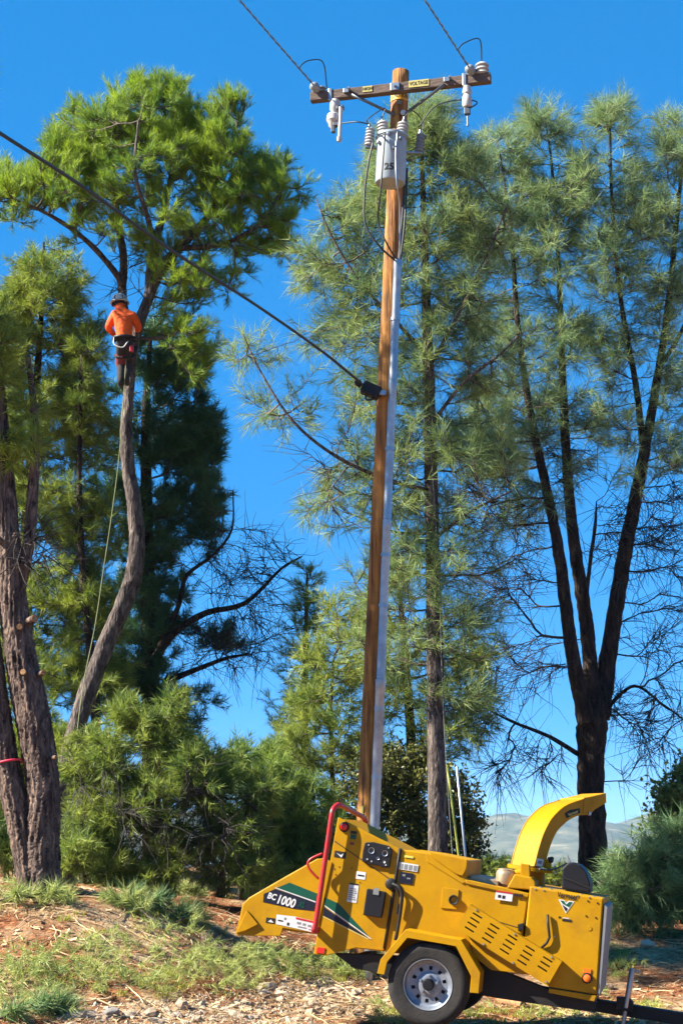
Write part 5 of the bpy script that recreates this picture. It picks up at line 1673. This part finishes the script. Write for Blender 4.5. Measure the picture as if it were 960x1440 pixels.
J = {
    'pelvis': (kp(175, 482), 0.135), 'waist': (kp(175, 472), 0.125), 'chest': (kp(174, 456, 0.02), 0.165), 'upper': (kp(173.5, 444, 0.06), 0.155), 'neck': (kp(170.5, 435, 0.10), 0.065), 'head': (kp(168.5, 428, 0.13), 0.095), 'crown': (kp(167.5, 421, 0.13), 0.085),
    'shL': (kp(161, 444, 0.05), 0.085), 'elL': (kp(152, 461, 0.10), 0.062), 'wrL': (kp(160, 470, 0.33), 0.045), 'haL': (kp(164, 471, 0.42), 0.045),
    'shR': (kp(187, 445, 0.05), 0.085), 'elR': (kp(195.5, 460, 0.12), 0.062), 'wrR': (kp(192, 468, 0.36), 0.045), 'haR': (kp(190, 467, 0.44), 0.045),
    'hipL': (kp(171, 488), 0.105), 'knL': (kp(170.5, 512, 0.16), 0.075), 'anL': (kp(169.5, 538, 0.02), 0.055), 'toL': (kp(173, 546, 0.20), 0.045),
    'hipR': (kp(180, 488), 0.105), 'knR': (kp(180, 510, 0.20), 0.075), 'anR': (kp(177, 534, 0.05), 0.055), 'toR': (kp(180, 541, 0.22), 0.045),
}
BONES = [('pelvis', 'waist'), ('waist', 'chest'), ('chest', 'upper'), ('upper', 'neck'), ('neck', 'head'), ('head', 'crown'), ('upper', 'shL'), ('shL', 'elL'), ('elL', 'wrL'), ('wrL', 'haL'),
         ('upper', 'shR'), ('shR', 'elR'), ('elR', 'wrR'), ('wrR', 'haR'), ('pelvis', 'hipL'), ('hipL', 'knL'), ('knL', 'anL'), ('anL', 'toL'), ('pelvis', 'hipR'), ('hipR', 'knR'), ('knR', 'anR'), ('anR', 'toR')]
bme = skin_mesh('person', J, BONES)
mats = ['orange', 'pants', 'skin', 'boot', 'hair']
for k in mats: bme.materials.append(M[k])
seg_mat = {('pelvis', 'waist'): 1, ('waist', 'chest'): 0, ('chest', 'upper'): 0, ('upper', 'neck'): 0, ('neck', 'head'): 2, ('head', 'crown'): 4, ('upper', 'shL'): 0, ('shL', 'elL'): 0, ('elL', 'wrL'): 0, ('wrL', 'haL'): 2,
           ('upper', 'shR'): 0, ('shR', 'elR'): 0, ('elR', 'wrR'): 0, ('wrR', 'haR'): 2, ('pelvis', 'hipL'): 1, ('hipL', 'knL'): 1, ('knL', 'anL'): 1, ('anL', 'toL'): 3, ('pelvis', 'hipR'): 1, ('hipR', 'knR'): 1, ('knR', 'anR'): 1, ('anR', 'toR'): 3}
for p in bme.polygons:
    c = p.center
    best, bm_ = 1e9, 0
    for (a_, b_), k in seg_mat.items():
        A_, B_ = J[a_][0], J[b_][0]
        ab = B_ - A_
        t = max(0, min(1, (c - A_).dot(ab) / ab.length_squared))
        dd = (c - (A_ + ab * t)).length / (0.5 * (J[a_][1] + J[b_][1]))
        if dd < best: best, bm_ = dd, k
    p.material_index = bm_
ploc = np.array(kp(174, 545))
shift(bme, ploc)
per = link(bpy.data.objects.new('person', bme)); per.location = ploc
tag(per, 'tree climber in orange shirt, dark trousers and pale helmet, back turned', 'person')
pp = thing_part(per)
# hands
for s, h, w in (('L', 'haL', 'wrL'), ('R', 'haR', 'wrR')):
    hc, wc_ = J[h][0], J[w][0]
    d = (hc - wc_).normalized()
    sd = d.cross(Vector((0, 0, 1))).normalized() * (1 if s == 'L' else -1)
    upv = sd.cross(d)
    jj = {'palm': (hc, 0.03), 'wrist': (wc_, 0.03)}
    bb = [('palm', 'wrist')]
    for i, (o_, l_) in enumerate(((-0.03, 0.075), (-0.01, 0.085), (0.01, 0.08), (0.03, 0.06))):
        b0 = hc + upv * o_ + d * 0.02
        jj['k%d' % i] = (b0, 0.011); jj['m%d' % i] = (b0 + d * l_ * 0.6 + sd * 0.01, 0.010); jj['t%d' % i] = (b0 + d * l_ * 0.75 + sd * 0.04, 0.009)
        bb += [('palm', 'k%d' % i), ('k%d' % i, 'm%d' % i), ('m%d' % i, 't%d' % i)]
    jj['th'] = (hc + sd * 0.03 + upv * 0.03, 0.012); jj['tt'] = (hc + sd * 0.06 + d * 0.04 + upv * 0.02, 0.010)
    bb += [('palm', 'th'), ('th', 'tt')]
    pp('hand', skin_mesh('hand', jj, bb, 1), M['skin'])
hd = np.array(J['head'][0]); cr_ = np.array(J['crown'][0])
hdir = unit(np.array([-0.06, 0.12, 1.0]))
hc = hd + hdir * 0.035
hel = pp('helmet', lathe_mesh('helmet', [(0.128, -0.012), (0.133, 0.0), (0.130, 0.04), (0.112, 0.09), (0.075, 0.125), (0.03, 0.14), (0, 0.142)], hc, hdir, 28), M['helmet'])
pp('helmet_brim', lathe_mesh('helmet_brim', [(0.12, -0.014), (0.15, -0.012), (0.148, 0.0), (0.128, 0.008)], hc + np.array([0, 0.012, 0]), hdir, 28), M['helmet'], hel)
for s in (-1, 1):
    pp('helmet_vent', box_mesh('helmet_vent', hc + hdir * 0.055 + np.array([0.055 * s, -0.108, 0.0]), np.array([0.012, 0, 0]), np.array([0, 0.01, 0]), np.array([0, 0.008, 0.03]), 0.004), M['plastic'], hel)
    pp('ear_muff', lathe_mesh('ear_muff', [(0, 0.03), (0.035, 0.025), (0.04, 0), (0, 0)], hd + np.array([0.095 * s, 0, 0.0]), np.array([s, 0, 0]), 14), M['plastic'], hel)
pp('nose', lathe_mesh('nose', [(0.02, 0), (0.012, 0.025), (0, 0.03)], hd + np.array([0, 0.085, -0.02]), np.array([0, 1, -0.1]), 10), M['skin'])
for s in (-1, 1):
    pp('ear', lathe_mesh('ear', [(0, 0.015), (0.02, 0.01), (0.03, 0)], hd + np.array([0.088 * s, 0.0, -0.03]), np.array([s, 0, 0]), 12), M['skin'])
    pp('eye', lathe_mesh('eye', [(0, 0.006), (0.01, 0.003), (0.014, 0)], hd + np.array([0.035 * s, 0.088, 0.0]), np.array([0, 1, 0]), 10), M['white'])
# harness: belt, leg loops, gear
th = np.linspace(0, 2 * math.pi, 30)
pc = np.array(J['pelvis'][0])
a = Acc(); a.tube(np.stack([pc[0] + 0.165 * np.cos(th), pc[1] + 0.15 * np.sin(th), pc[2] + 0.06 + 0 * th], 1), 0.03, 8)
har = pp('harness_belt', a.mesh('harness_belt'), M['plastic'])
for k in ('L', 'R'):
    h0, k0 = np.array(J['hip' + k][0]), np.array(J['kn' + k][0])
    d = unit(k0 - h0); c0 = h0 + d * 0.14
    A1 = unit(np.cross(d, np.array([1.0, 0, 0.1]))); B1 = np.cross(d, A1)
    a = Acc(); a.tube(c0 + 0.098 * (np.cos(th)[:, None] * A1 + np.sin(th)[:, None] * B1), 0.018, 6)
    pp('leg_loop', a.mesh('leg_loop'), M['pants'], har)
a = Acc(); a.tube(smooth_path([pc + np.array([-0.15, -0.1, 0.05]), pc + np.array([-0.13, -0.16, -0.08]), pc + np.array([0.0, -0.17, -0.13]), pc + np.array([0.08, -0.14, -0.02])], 20), 0.009, 6)
pp('lanyard', a.mesh('lanyard'), M['white'], har)
pp('gear_pouch', box_mesh('gear_pouch', pc + np.array([0.13, -0.10, -0.13]), np.array([0.03, 0, 0]), np.array([0, 0.03, 0]), np.array([0, 0, 0.055]), 0.012), M['red'], har)
pp('thigh_patch', lathe_mesh('thigh_patch', [(0.088, -0.10), (0.091, -0.08), (0.086, 0.08), (0.083, 0.10)], np.array(J['hipL'][0]) * 0.25 + np.array(J['knL'][0]) * 0.75, np.array(J['knL'][0]) - np.array(J['hipL'][0]), 20), M['maroon'])
# rope from the climber down along the trunk
rp = smooth_path([P(178, 500, 23.25), P(174, 560, 23.2), P(168, 640, 23.1), P(158, 720, 23.0), P(146, 800, 22.9), P(134, 880, 22.7), P(118, 960, 22.5), P(108, 1040, 22.2), P(104, 1120, 22.0), P(102, 1215, 21.6)], 80)
a = Acc(); a.tube(rp, 0.007, 6)
tag(obj('climbing_rope', a.mesh('climbing_rope'), M['rope']), 'pale climbing rope hanging from the climber beside the bent trunk', 'rope')
rp = smooth_path([P(603, 600, 22.2), P(610, 700, 22.2), P(614, 760, 22.2), P(618, 850, 22.2), P(623, 1000, 22.1), P(632, 1150, 22.0), P(640, 1262, 21.9)], 60)
a = Acc(); a.tube(rp, 0.005, 6)
tag(obj('pull_line', a.mesh('pull_line'), M['grey']), 'thin white line running down the slender grey pine trunk', 'rope')

# ------------------------------------------------------------------ stakes, log, rocks
def stick(name, px0, py0, px1, py1, Y0, Y1, r, m, label, cat):
    p1 = P(px1, py1, Y1); p0 = P(px0, py0, Y0)
    d = unit(p0 - p1)
    g = gz(p0[0], p0[1])
    p0 = p0 + d * max(0, (p0[2] - g + 0.1) / max(1e-3, -d[2]))
    a_ = Acc(); a_.tube([p1, p1 * 0.5 + p0 * 0.5, p0], r, 8)
    o = obj(name, a_.mesh(name, True, p0), m); o.location = p0
    return tag(o, label, cat)


stick('stake', 646, 1215, 628, 1076, 17.4, 17.2, 0.012, M['stake'], 'lime yellow stake leaning behind the chipper hood', 'stake')
stick('stake', 655, 1215, 642, 1078, 17.0, 16.8, 0.013, M['steel'], 'thin grey metal stake leaning behind the chipper hood', 'stake')

rr_ = np.random.default_rng(5)


def rock_mesh(name, seed, flat=0.6, sub=2):
    r = np.random.default_rng(seed)
    bm = bmesh.new()
    bmesh.ops.create_icosphere(bm, subdivisions=sub, radius=1.0)
    ph = r.uniform(0, 6.28, 9)
    fr = r.uniform(1.2, 2.6, 9)
    pl = unit(r.normal(size=(5, 3)))
    for v in bm.verts:
        p = np.array(v.co)
        for q_ in pl:                       # broken flat faces
            dd = np.dot(p, q_) - 0.72
            if dd > 0: p = p - q_ * dd * 0.85
        k = 1 + 0.10 * math.sin(fr[0] * p[0] * 2 + ph[0]) * math.cos(fr[1] * p[1] * 2 + ph[1]) + 0.07 * math.sin(fr[2] * p[2] * 3 + ph[2])
        v.co = Vector(p * k * np.array([1, 0.78, flat]))
    for f in bm.faces: f.smooth = False
    me = bpy.data.meshes.new(name); bm.to_mesh(me); bm.free()
    return me


def rock(px, py, size, m, label, seed):
    g = G(px, py)
    me = rock_mesh('rock', seed, 0.65, 3)
    me.materials.append(m)
    o = link(bpy.data.objects.new('rock', me))
    o.location = g + np.array([0, 0, size * 0.3]); o.scale = (size, size, size); o.rotation_euler = (0.2, 0.1, seed * 1.7)
    return tag(o, label, 'rock', 'larger rocks on the ground')


rock(156, 1432, 0.10, M['stone2'], 'blue grey angular rock among the pebbles below the forked trunk', 3)
rock(910, 1334, 0.11, M['stone3'], 'pale chunky rock in front of the pine bough heap', 4)
rock(386, 1362, 0.085, M['stone2'], 'dark round rock below the infeed tray in the grass', 6)

# short logs
def log(px0, py0, px1, py1, r, label, seed, m=None):
    a0, b0 = G(px0, py0), G(px1, py1)
    a0[2] += r * 0.7; b0[2] += r * 0.7
    t = empty('log', (a0 + b0) / 2); tag(t, label, 'log')
    f = thing_part(t)
    ac_ = Acc(); ac_.tube(a0 + (b0 - a0) * np.linspace(0, 1, 14)[:, None], r, 16, bark_disp(0.06, seed, 6), cap=False)
    f('bark', ac_.mesh('bark'), m or M['bark'])
    for p, d in ((a0, a0 - b0), (b0, b0 - a0)):
        f('cut_face', lathe_mesh('cut_face', [(0, 0.003), (r * 0.93, 0.003), (r * 1.02, -0.01)], p, d, 16), M['cutwood'])
    return t


log(286, 1322, 312, 1345, 0.055, 'short broken log lying on the red litter left of the tray', 1)
log(700, 1410, 735, 1418, 0.05, 'short pale log on the ground under the chipper frame', 2, M['cutwood'])
log(790, 1384, 862, 1392, 0.03, 'thin fallen branch lying behind the chipper tongue', 3)

# ------------------------------------------------------------------ stones: the nearest ones singly, gravel as stuff
st_meshes = []
for i in range(9):
    me = rock_mesh('stone', 40 + i, 0.5 + 0.03 * i, 1)
    me.materials.append(M[('stone', 'stone3', 'stone', 'stone3', 'stone2')[i % 5]])
    st_meshes.append(me)
spots = []
for (cx, cy, rx, ry, n_) in ((415, 1415, 100, 26, 150), (440, 1392, 70, 14, 50), (300, 1425, 70, 16, 40), (210, 1428, 80, 13, 24), (385, 1372, 22, 12, 10), (100, 1432, 70, 9, 14)):
    for _ in range(n_):
        u_ = unit(rr_.normal(size=2)) * rr_.random() ** 0.5
        spots.append((cx + rx * u_[0], min(cy + ry * u_[1], 1446)))
for x, y in spots[:290]:
    g = G(x, y)
    o = link(bpy.data.objects.new('stone', st_meshes[rr_.integers(9)]), ground)
    s_ = float(np.exp(rr_.normal(math.log(0.044), 0.42)))
    o.location = g + np.array([0, 0, s_ * 0.05])
    o.scale = (s_ * rr_.uniform(0.9, 1.5), s_, s_ * rr_.uniform(0.7, 1.1))
    o.rotation_euler = (rr_.normal() * 0.25, rr_.normal() * 0.25, rr_.uniform(0, 6.28))
# fine gravel between them
gv_, gf_ = [], []
oct_v = np.array([[1, 0, 0], [-1, 0, 0], [0, 1, 0], [0, -1, 0], [0, 0, 1], [0, 0, -1]], float)
oct_f = np.array([[0, 2, 4], [2, 1, 4], [1, 3, 4], [3, 0, 4], [2, 0, 5], [1, 2, 5], [3, 1, 5], [0, 3, 5]])
pts_ = []
for (cx, cy, rx, ry, n_) in ((400, 1412, 130, 32, 1500), (250, 1428, 190, 20, 900), (700, 1425, 220, 18, 250), (200, 1360, 240, 60, 160)):
    u_ = unit(rr_.normal(size=(n_, 2))) * rr_.random((n_, 1)) ** 0.5
    for a_ in u_: pts_.append((cx + rx * a_[0], min(cy + ry * a_[1], 1447)))
for i, (x, y) in enumerate(pts_):
    g = G(x, y)
    s_ = np.exp(rr_.normal(math.log(0.014), 0.35))
    v_ = oct_v * s_ * rr_.uniform(0.6, 1.3, (6, 3)) * np.array([1, 1, 0.6])
    gv_.append(v_ + g); gf_.append(oct_f + 6 * i)
tag(obj('gravel', np_mesh('gravel', np.vstack(gv_), np.vstack(gf_)), M['stone3']), 'fine gravel spread between the stones', 'gravel', kind='stuff')


# ------------------------------------------------------------------ litter, cut needles and grass on the ground
def scatter(n, x0, x1, y0, y1, keep=None):
    x = rr_.uniform(x0, x1, n); y = rr_.uniform(y0, y1, n)
    if keep is not None:
        k = keep(x, y); x, y = x[k], y[k]
    return np.stack([x, y, ground_z(x, y)], 1)


def blades(p, L, w, lean, lift=0.0, curl=0.0):
    """lying or standing blades: two-segment strips"""
    n_ = len(p)
    az = rr_.uniform(0, 2 * math.pi, n_)
    h = np.stack([np.cos(az), np.sin(az), np.zeros(n_)], 1)
    d = unit(h + np.array([0, 0, 1.0]) * lean(n_)[:, None])
    ln = L * rr_.uniform(0.5, 1.3, n_)[:, None]
    sd = unit(np.cross(d, np.array([0, 0, 1.0]) + 0.3 * rr_.normal(size=(n_, 3)))) * w * 0.5
    b0 = p + np.array([0, 0, lift])
    m_ = b0 + d * ln * 0.55
    d2 = unit(d + np.array([0, 0, curl]) + 0.25 * rr_.normal(size=(n_, 3)))
    e_ = m_ + d2 * ln * 0.45
    V = np.stack([b0 - sd, b0 + sd, m_ + sd * 0.8, m_ - sd * 0.8, e_], 1).reshape(-1, 3)
    k = np.arange(n_)[:, None, None] * 5
    Fc = (k + np.array([[0, 1, 2], [0, 2, 3], [3, 2, 4]])).reshape(-1, 3)
    return V, Fc


lie = lambda n_: rr_.normal(0.12, 0.14, n_)
stand = lambda n_: rr_.uniform(0.6, 3.0, n_)
patch = lambda x, y: (vnoise(x, y, 1.1, 2.5) + 0.5 * vnoise(x, y, 2.7, 0.4))
p = scatter(44000, -5.5, 5.5, 12.4, 24)
tag(obj('needle_litter', np_mesh('needle_litter', *blades(p, 0.13, 0.006, lie, 0.008)), M['duff']), 'brown pine needle litter covering the bank', 'needles', kind='stuff')
p = scatter(60000, -5.5, 5.5, 12.4, 24, lambda x, y: patch(x, y) > -0.2 + 0.5 * (x < -0.6) * (y > 15.2))
tag(obj('dry_straw', np_mesh('dry_straw', *blades(p, 0.17, 0.007, lie, 0.015)), M['straw']), 'dry straw and thin twigs strewn over the ground', 'straw', kind='stuff')


def sticks(n_):
    A = Acc()
    p_ = scatter(n_, -5.0, 4.5, 12.6, 21)
    for q_ in p_:
        az = rr_.uniform(0, 6.28); L_ = rr_.uniform(0.12, 0.55)
        d_ = np.array([math.cos(az), math.sin(az), 0])
        t_ = np.linspace(-0.5, 0.5, 5)
        c_ = q_ + d_ * (t_ * L_)[:, None] + rr_.normal(size=(5, 3)) * 0.012
        c_[:, 2] = ground_z(c_[:, 0], c_[:, 1]) + 0.012 + 0.02 * rr_.random(5)
        A.tube(c_, rr_.uniform(0.003, 0.008), 4, cap=False)
    return A.mesh('twigs')


tag(obj('fallen_twigs', sticks(800), M['straw']), 'thin fallen twigs lying all over the needle litter', 'twigs', kind='stuff')
p = scatter(2600, -4.5, 4.5, 12.5, 19)
az = rr_.uniform(0, 6.28, len(p)); L_ = rr_.uniform(0.015, 0.05, (len(p), 1)); W_ = rr_.uniform(0.008, 0.02, (len(p), 1))
u_ = unit(np.stack([np.cos(az), np.sin(az), rr_.normal(0, 0.3, len(p))], 1)) * L_
w_ = unit(np.stack([-np.sin(az), np.cos(az), rr_.normal(0, 0.4, len(p))], 1)) * W_
c_ = p + np.array([0, 0, 0.02])
V_ = np.stack([c_ - u_ - w_, c_ + u_ - w_ * 0.7, c_ + u_ * 0.9 + w_, c_ - u_ + w_ * 0.8], 1).reshape(-1, 3)
tag(obj('wood_chips', np_mesh('wood_chips', V_, np.arange(len(V_)).reshape(-1, 4)), M['straw']), 'pale wood chips scattered on the ground', 'wood chips', kind='stuff')


def clusters(areas, kind):
    V_, F_, k = [], [], 0
    for (cx, cy, rx, ry, n_) in areas:
        for _ in range(n_):
            u_ = unit(rr_.normal(size=2)) * rr_.random() ** 0.5
            g = G(cx + rx * u_[0], min(cy + ry * u_[1], 1447))
            if kind == 'cut':                     # a shed sprig: needles in tufts along a lying stem
                az = rr_.uniform(0, 6.28); d = unit(np.array([math.cos(az), math.sin(az), rr_.uniform(0.0, 0.35)]))
                nt_ = rr_.integers(2, 5)
                o_ = g + np.array([0, 0, 0.03]) + d * np.linspace(0, 0.22, nt_)[:, None] + rr_.normal(size=(nt_, 3)) * 0.03
                dd = unit(d + 0.5 * rr_.normal(size=(nt_, 3)) * np.array([1, 1, 0.4]))
                v_, f_ = needles(o_, dd, np.full(nt_, 0.10), 24, 0.12, 0.006, 1.2, 0.2, rr_)
            else:
                m_ = rr_.integers(14, 34)
                q_ = g + np.stack([rr_.normal(0, 0.05, m_), rr_.normal(0, 0.05, m_), np.zeros(m_)], 1)
                v_, f_ = blades(q_, 0.085, 0.006, stand, 0.0, -0.5)
            V_.append(v_); F_.append(f_ + k); k += len(v_)
    return np_mesh('cluster', np.vstack(V_), np.vstack(F_))


cut = clusters([(190, 1362, 200, 38, 90), (60, 1375, 80, 30, 40), (450, 1362, 70, 18, 50), (330, 1350, 80, 18, 50), (250, 1330, 120, 25, 20), (60, 1265, 60, 20, 22),
                (210, 1275, 50, 18, 10), (290, 1392, 90, 10, 16), (560, 1422, 50, 16, 20), (740, 1428, 120, 12, 12), (880, 1405, 80, 26, 8), (60, 1420, 70, 20, 22), (500, 1355, 50, 14, 20), (862, 1360, 22, 20, 12)], 'cut')
tag(obj('pine_clippings', cut, M['fresh']), 'fresh light green pine clippings scattered over the ground', 'clippings', kind='stuff')
gr = clusters([(180, 1380, 200, 30, 40), (450, 1372, 60, 14, 34), (570, 1432, 50, 12, 34), (700, 1434, 120, 10, 30), (868, 1350, 20, 25, 22), (880, 1425, 90, 14, 22), (100, 1300, 140, 40, 14), (300, 1270, 140, 20, 16)], 'grass')
tag(obj('grass', gr, M['grass']), 'short green grass growing through the litter', 'grass', kind='stuff')


def sprig(px, py, L, az, label, seed, m, ntuft=9):
    """a cut bough lying on the ground"""
    r = np.random.default_rng(seed)
    g = G(px, py)
    t = empty('pine_bough', g); tag(t, label, 'bough', 'cut boughs on the bank')
    f = thing_part(t)
    d = unit(np.array([math.cos(az), math.sin(az), 0.12]))
    q_ = g + np.array([0, 0, 0.04]) + d * np.linspace(-L * 0.5, L * 0.5, 10)[:, None]
    q_[:, 2] = ground_z(q_[:, 0], q_[:, 1]) + 0.04 + 0.05 * np.sin(np.linspace(0, 3, 10)) + r.normal(size=10) * 0.006
    ac_ = Acc(); ac_.tube(q_, np.linspace(0.012, 0.004, 10), 6)
    f('stem', ac_.mesh('stem'), M['twig'])
    i = r.integers(2, 10, ntuft * 3)
    o_ = q_[i]
    dd = unit(d * 0.8 + r.normal(size=(len(i), 3)) * np.array([0.6, 0.6, 0.35]) + np.array([0, 0, 0.2]))
    v_, f_ = needles(o_, dd, np.full(len(i), 0.14), 34, 0.2, 0.009, 1.1, 0.12, r)
    f('needles', np_mesh('needles', v_ - 0, f_), m)
    return t


sprig(205, 1278, 0.8, 0.3, 'dark green cut bough in the shade right of the forked trunk', 1, M['n_boughs'])
sprig(196, 1292, 0.7, 2.6, 'light green cut bough lying on bare red litter', 2, M['fresh'])
sprig(262, 1302, 0.6, 1.2, 'small cut bough on the slope above the broken log', 3, M['fresh'])
sprig(250, 1262, 0.6, 0.8, 'tufted cut bough against the thicket edge', 4, M['fresh'])
sprig(30, 1275, 0.8, 0.2, 'pale cut bough at the foot of the forked trunk', 5, M['fresh'])
sprig(30, 1436, 0.7, 0.5, 'deep green cut bough at the stony edge of the bank', 6, M['n_boughs'])

# ------------------------------------------------------------------ haze in the valley air
bm = bmesh.new()
bmesh.ops.create_cube(bm, size=1.0)
me = bpy.data.meshes.new('haze'); bm.to_mesh(me); bm.free()
haze = link(bpy.data.objects.new('haze', me))
haze.scale = (10800, 5600, 260); haze.location = (0, 2600, 260 / 2 - 75)
q = NodeMat('haze_air')
q.nt.nodes.remove(q.b)
vol = q.n('ShaderNodeVolumePrincipled')
vol.inputs['Color'].default_value = (0.50, 0.74, 1.0, 1)
vol.inputs['Density'].default_value = 0.00011
vol.inputs['Anisotropy'].default_value = 0.0
q.l(vol.outputs[0], q.out.inputs['Volume'])
me.materials.append(q.m)
tag(haze, 'pale blue haze softening the far hills', 'haze', kind='stuff')
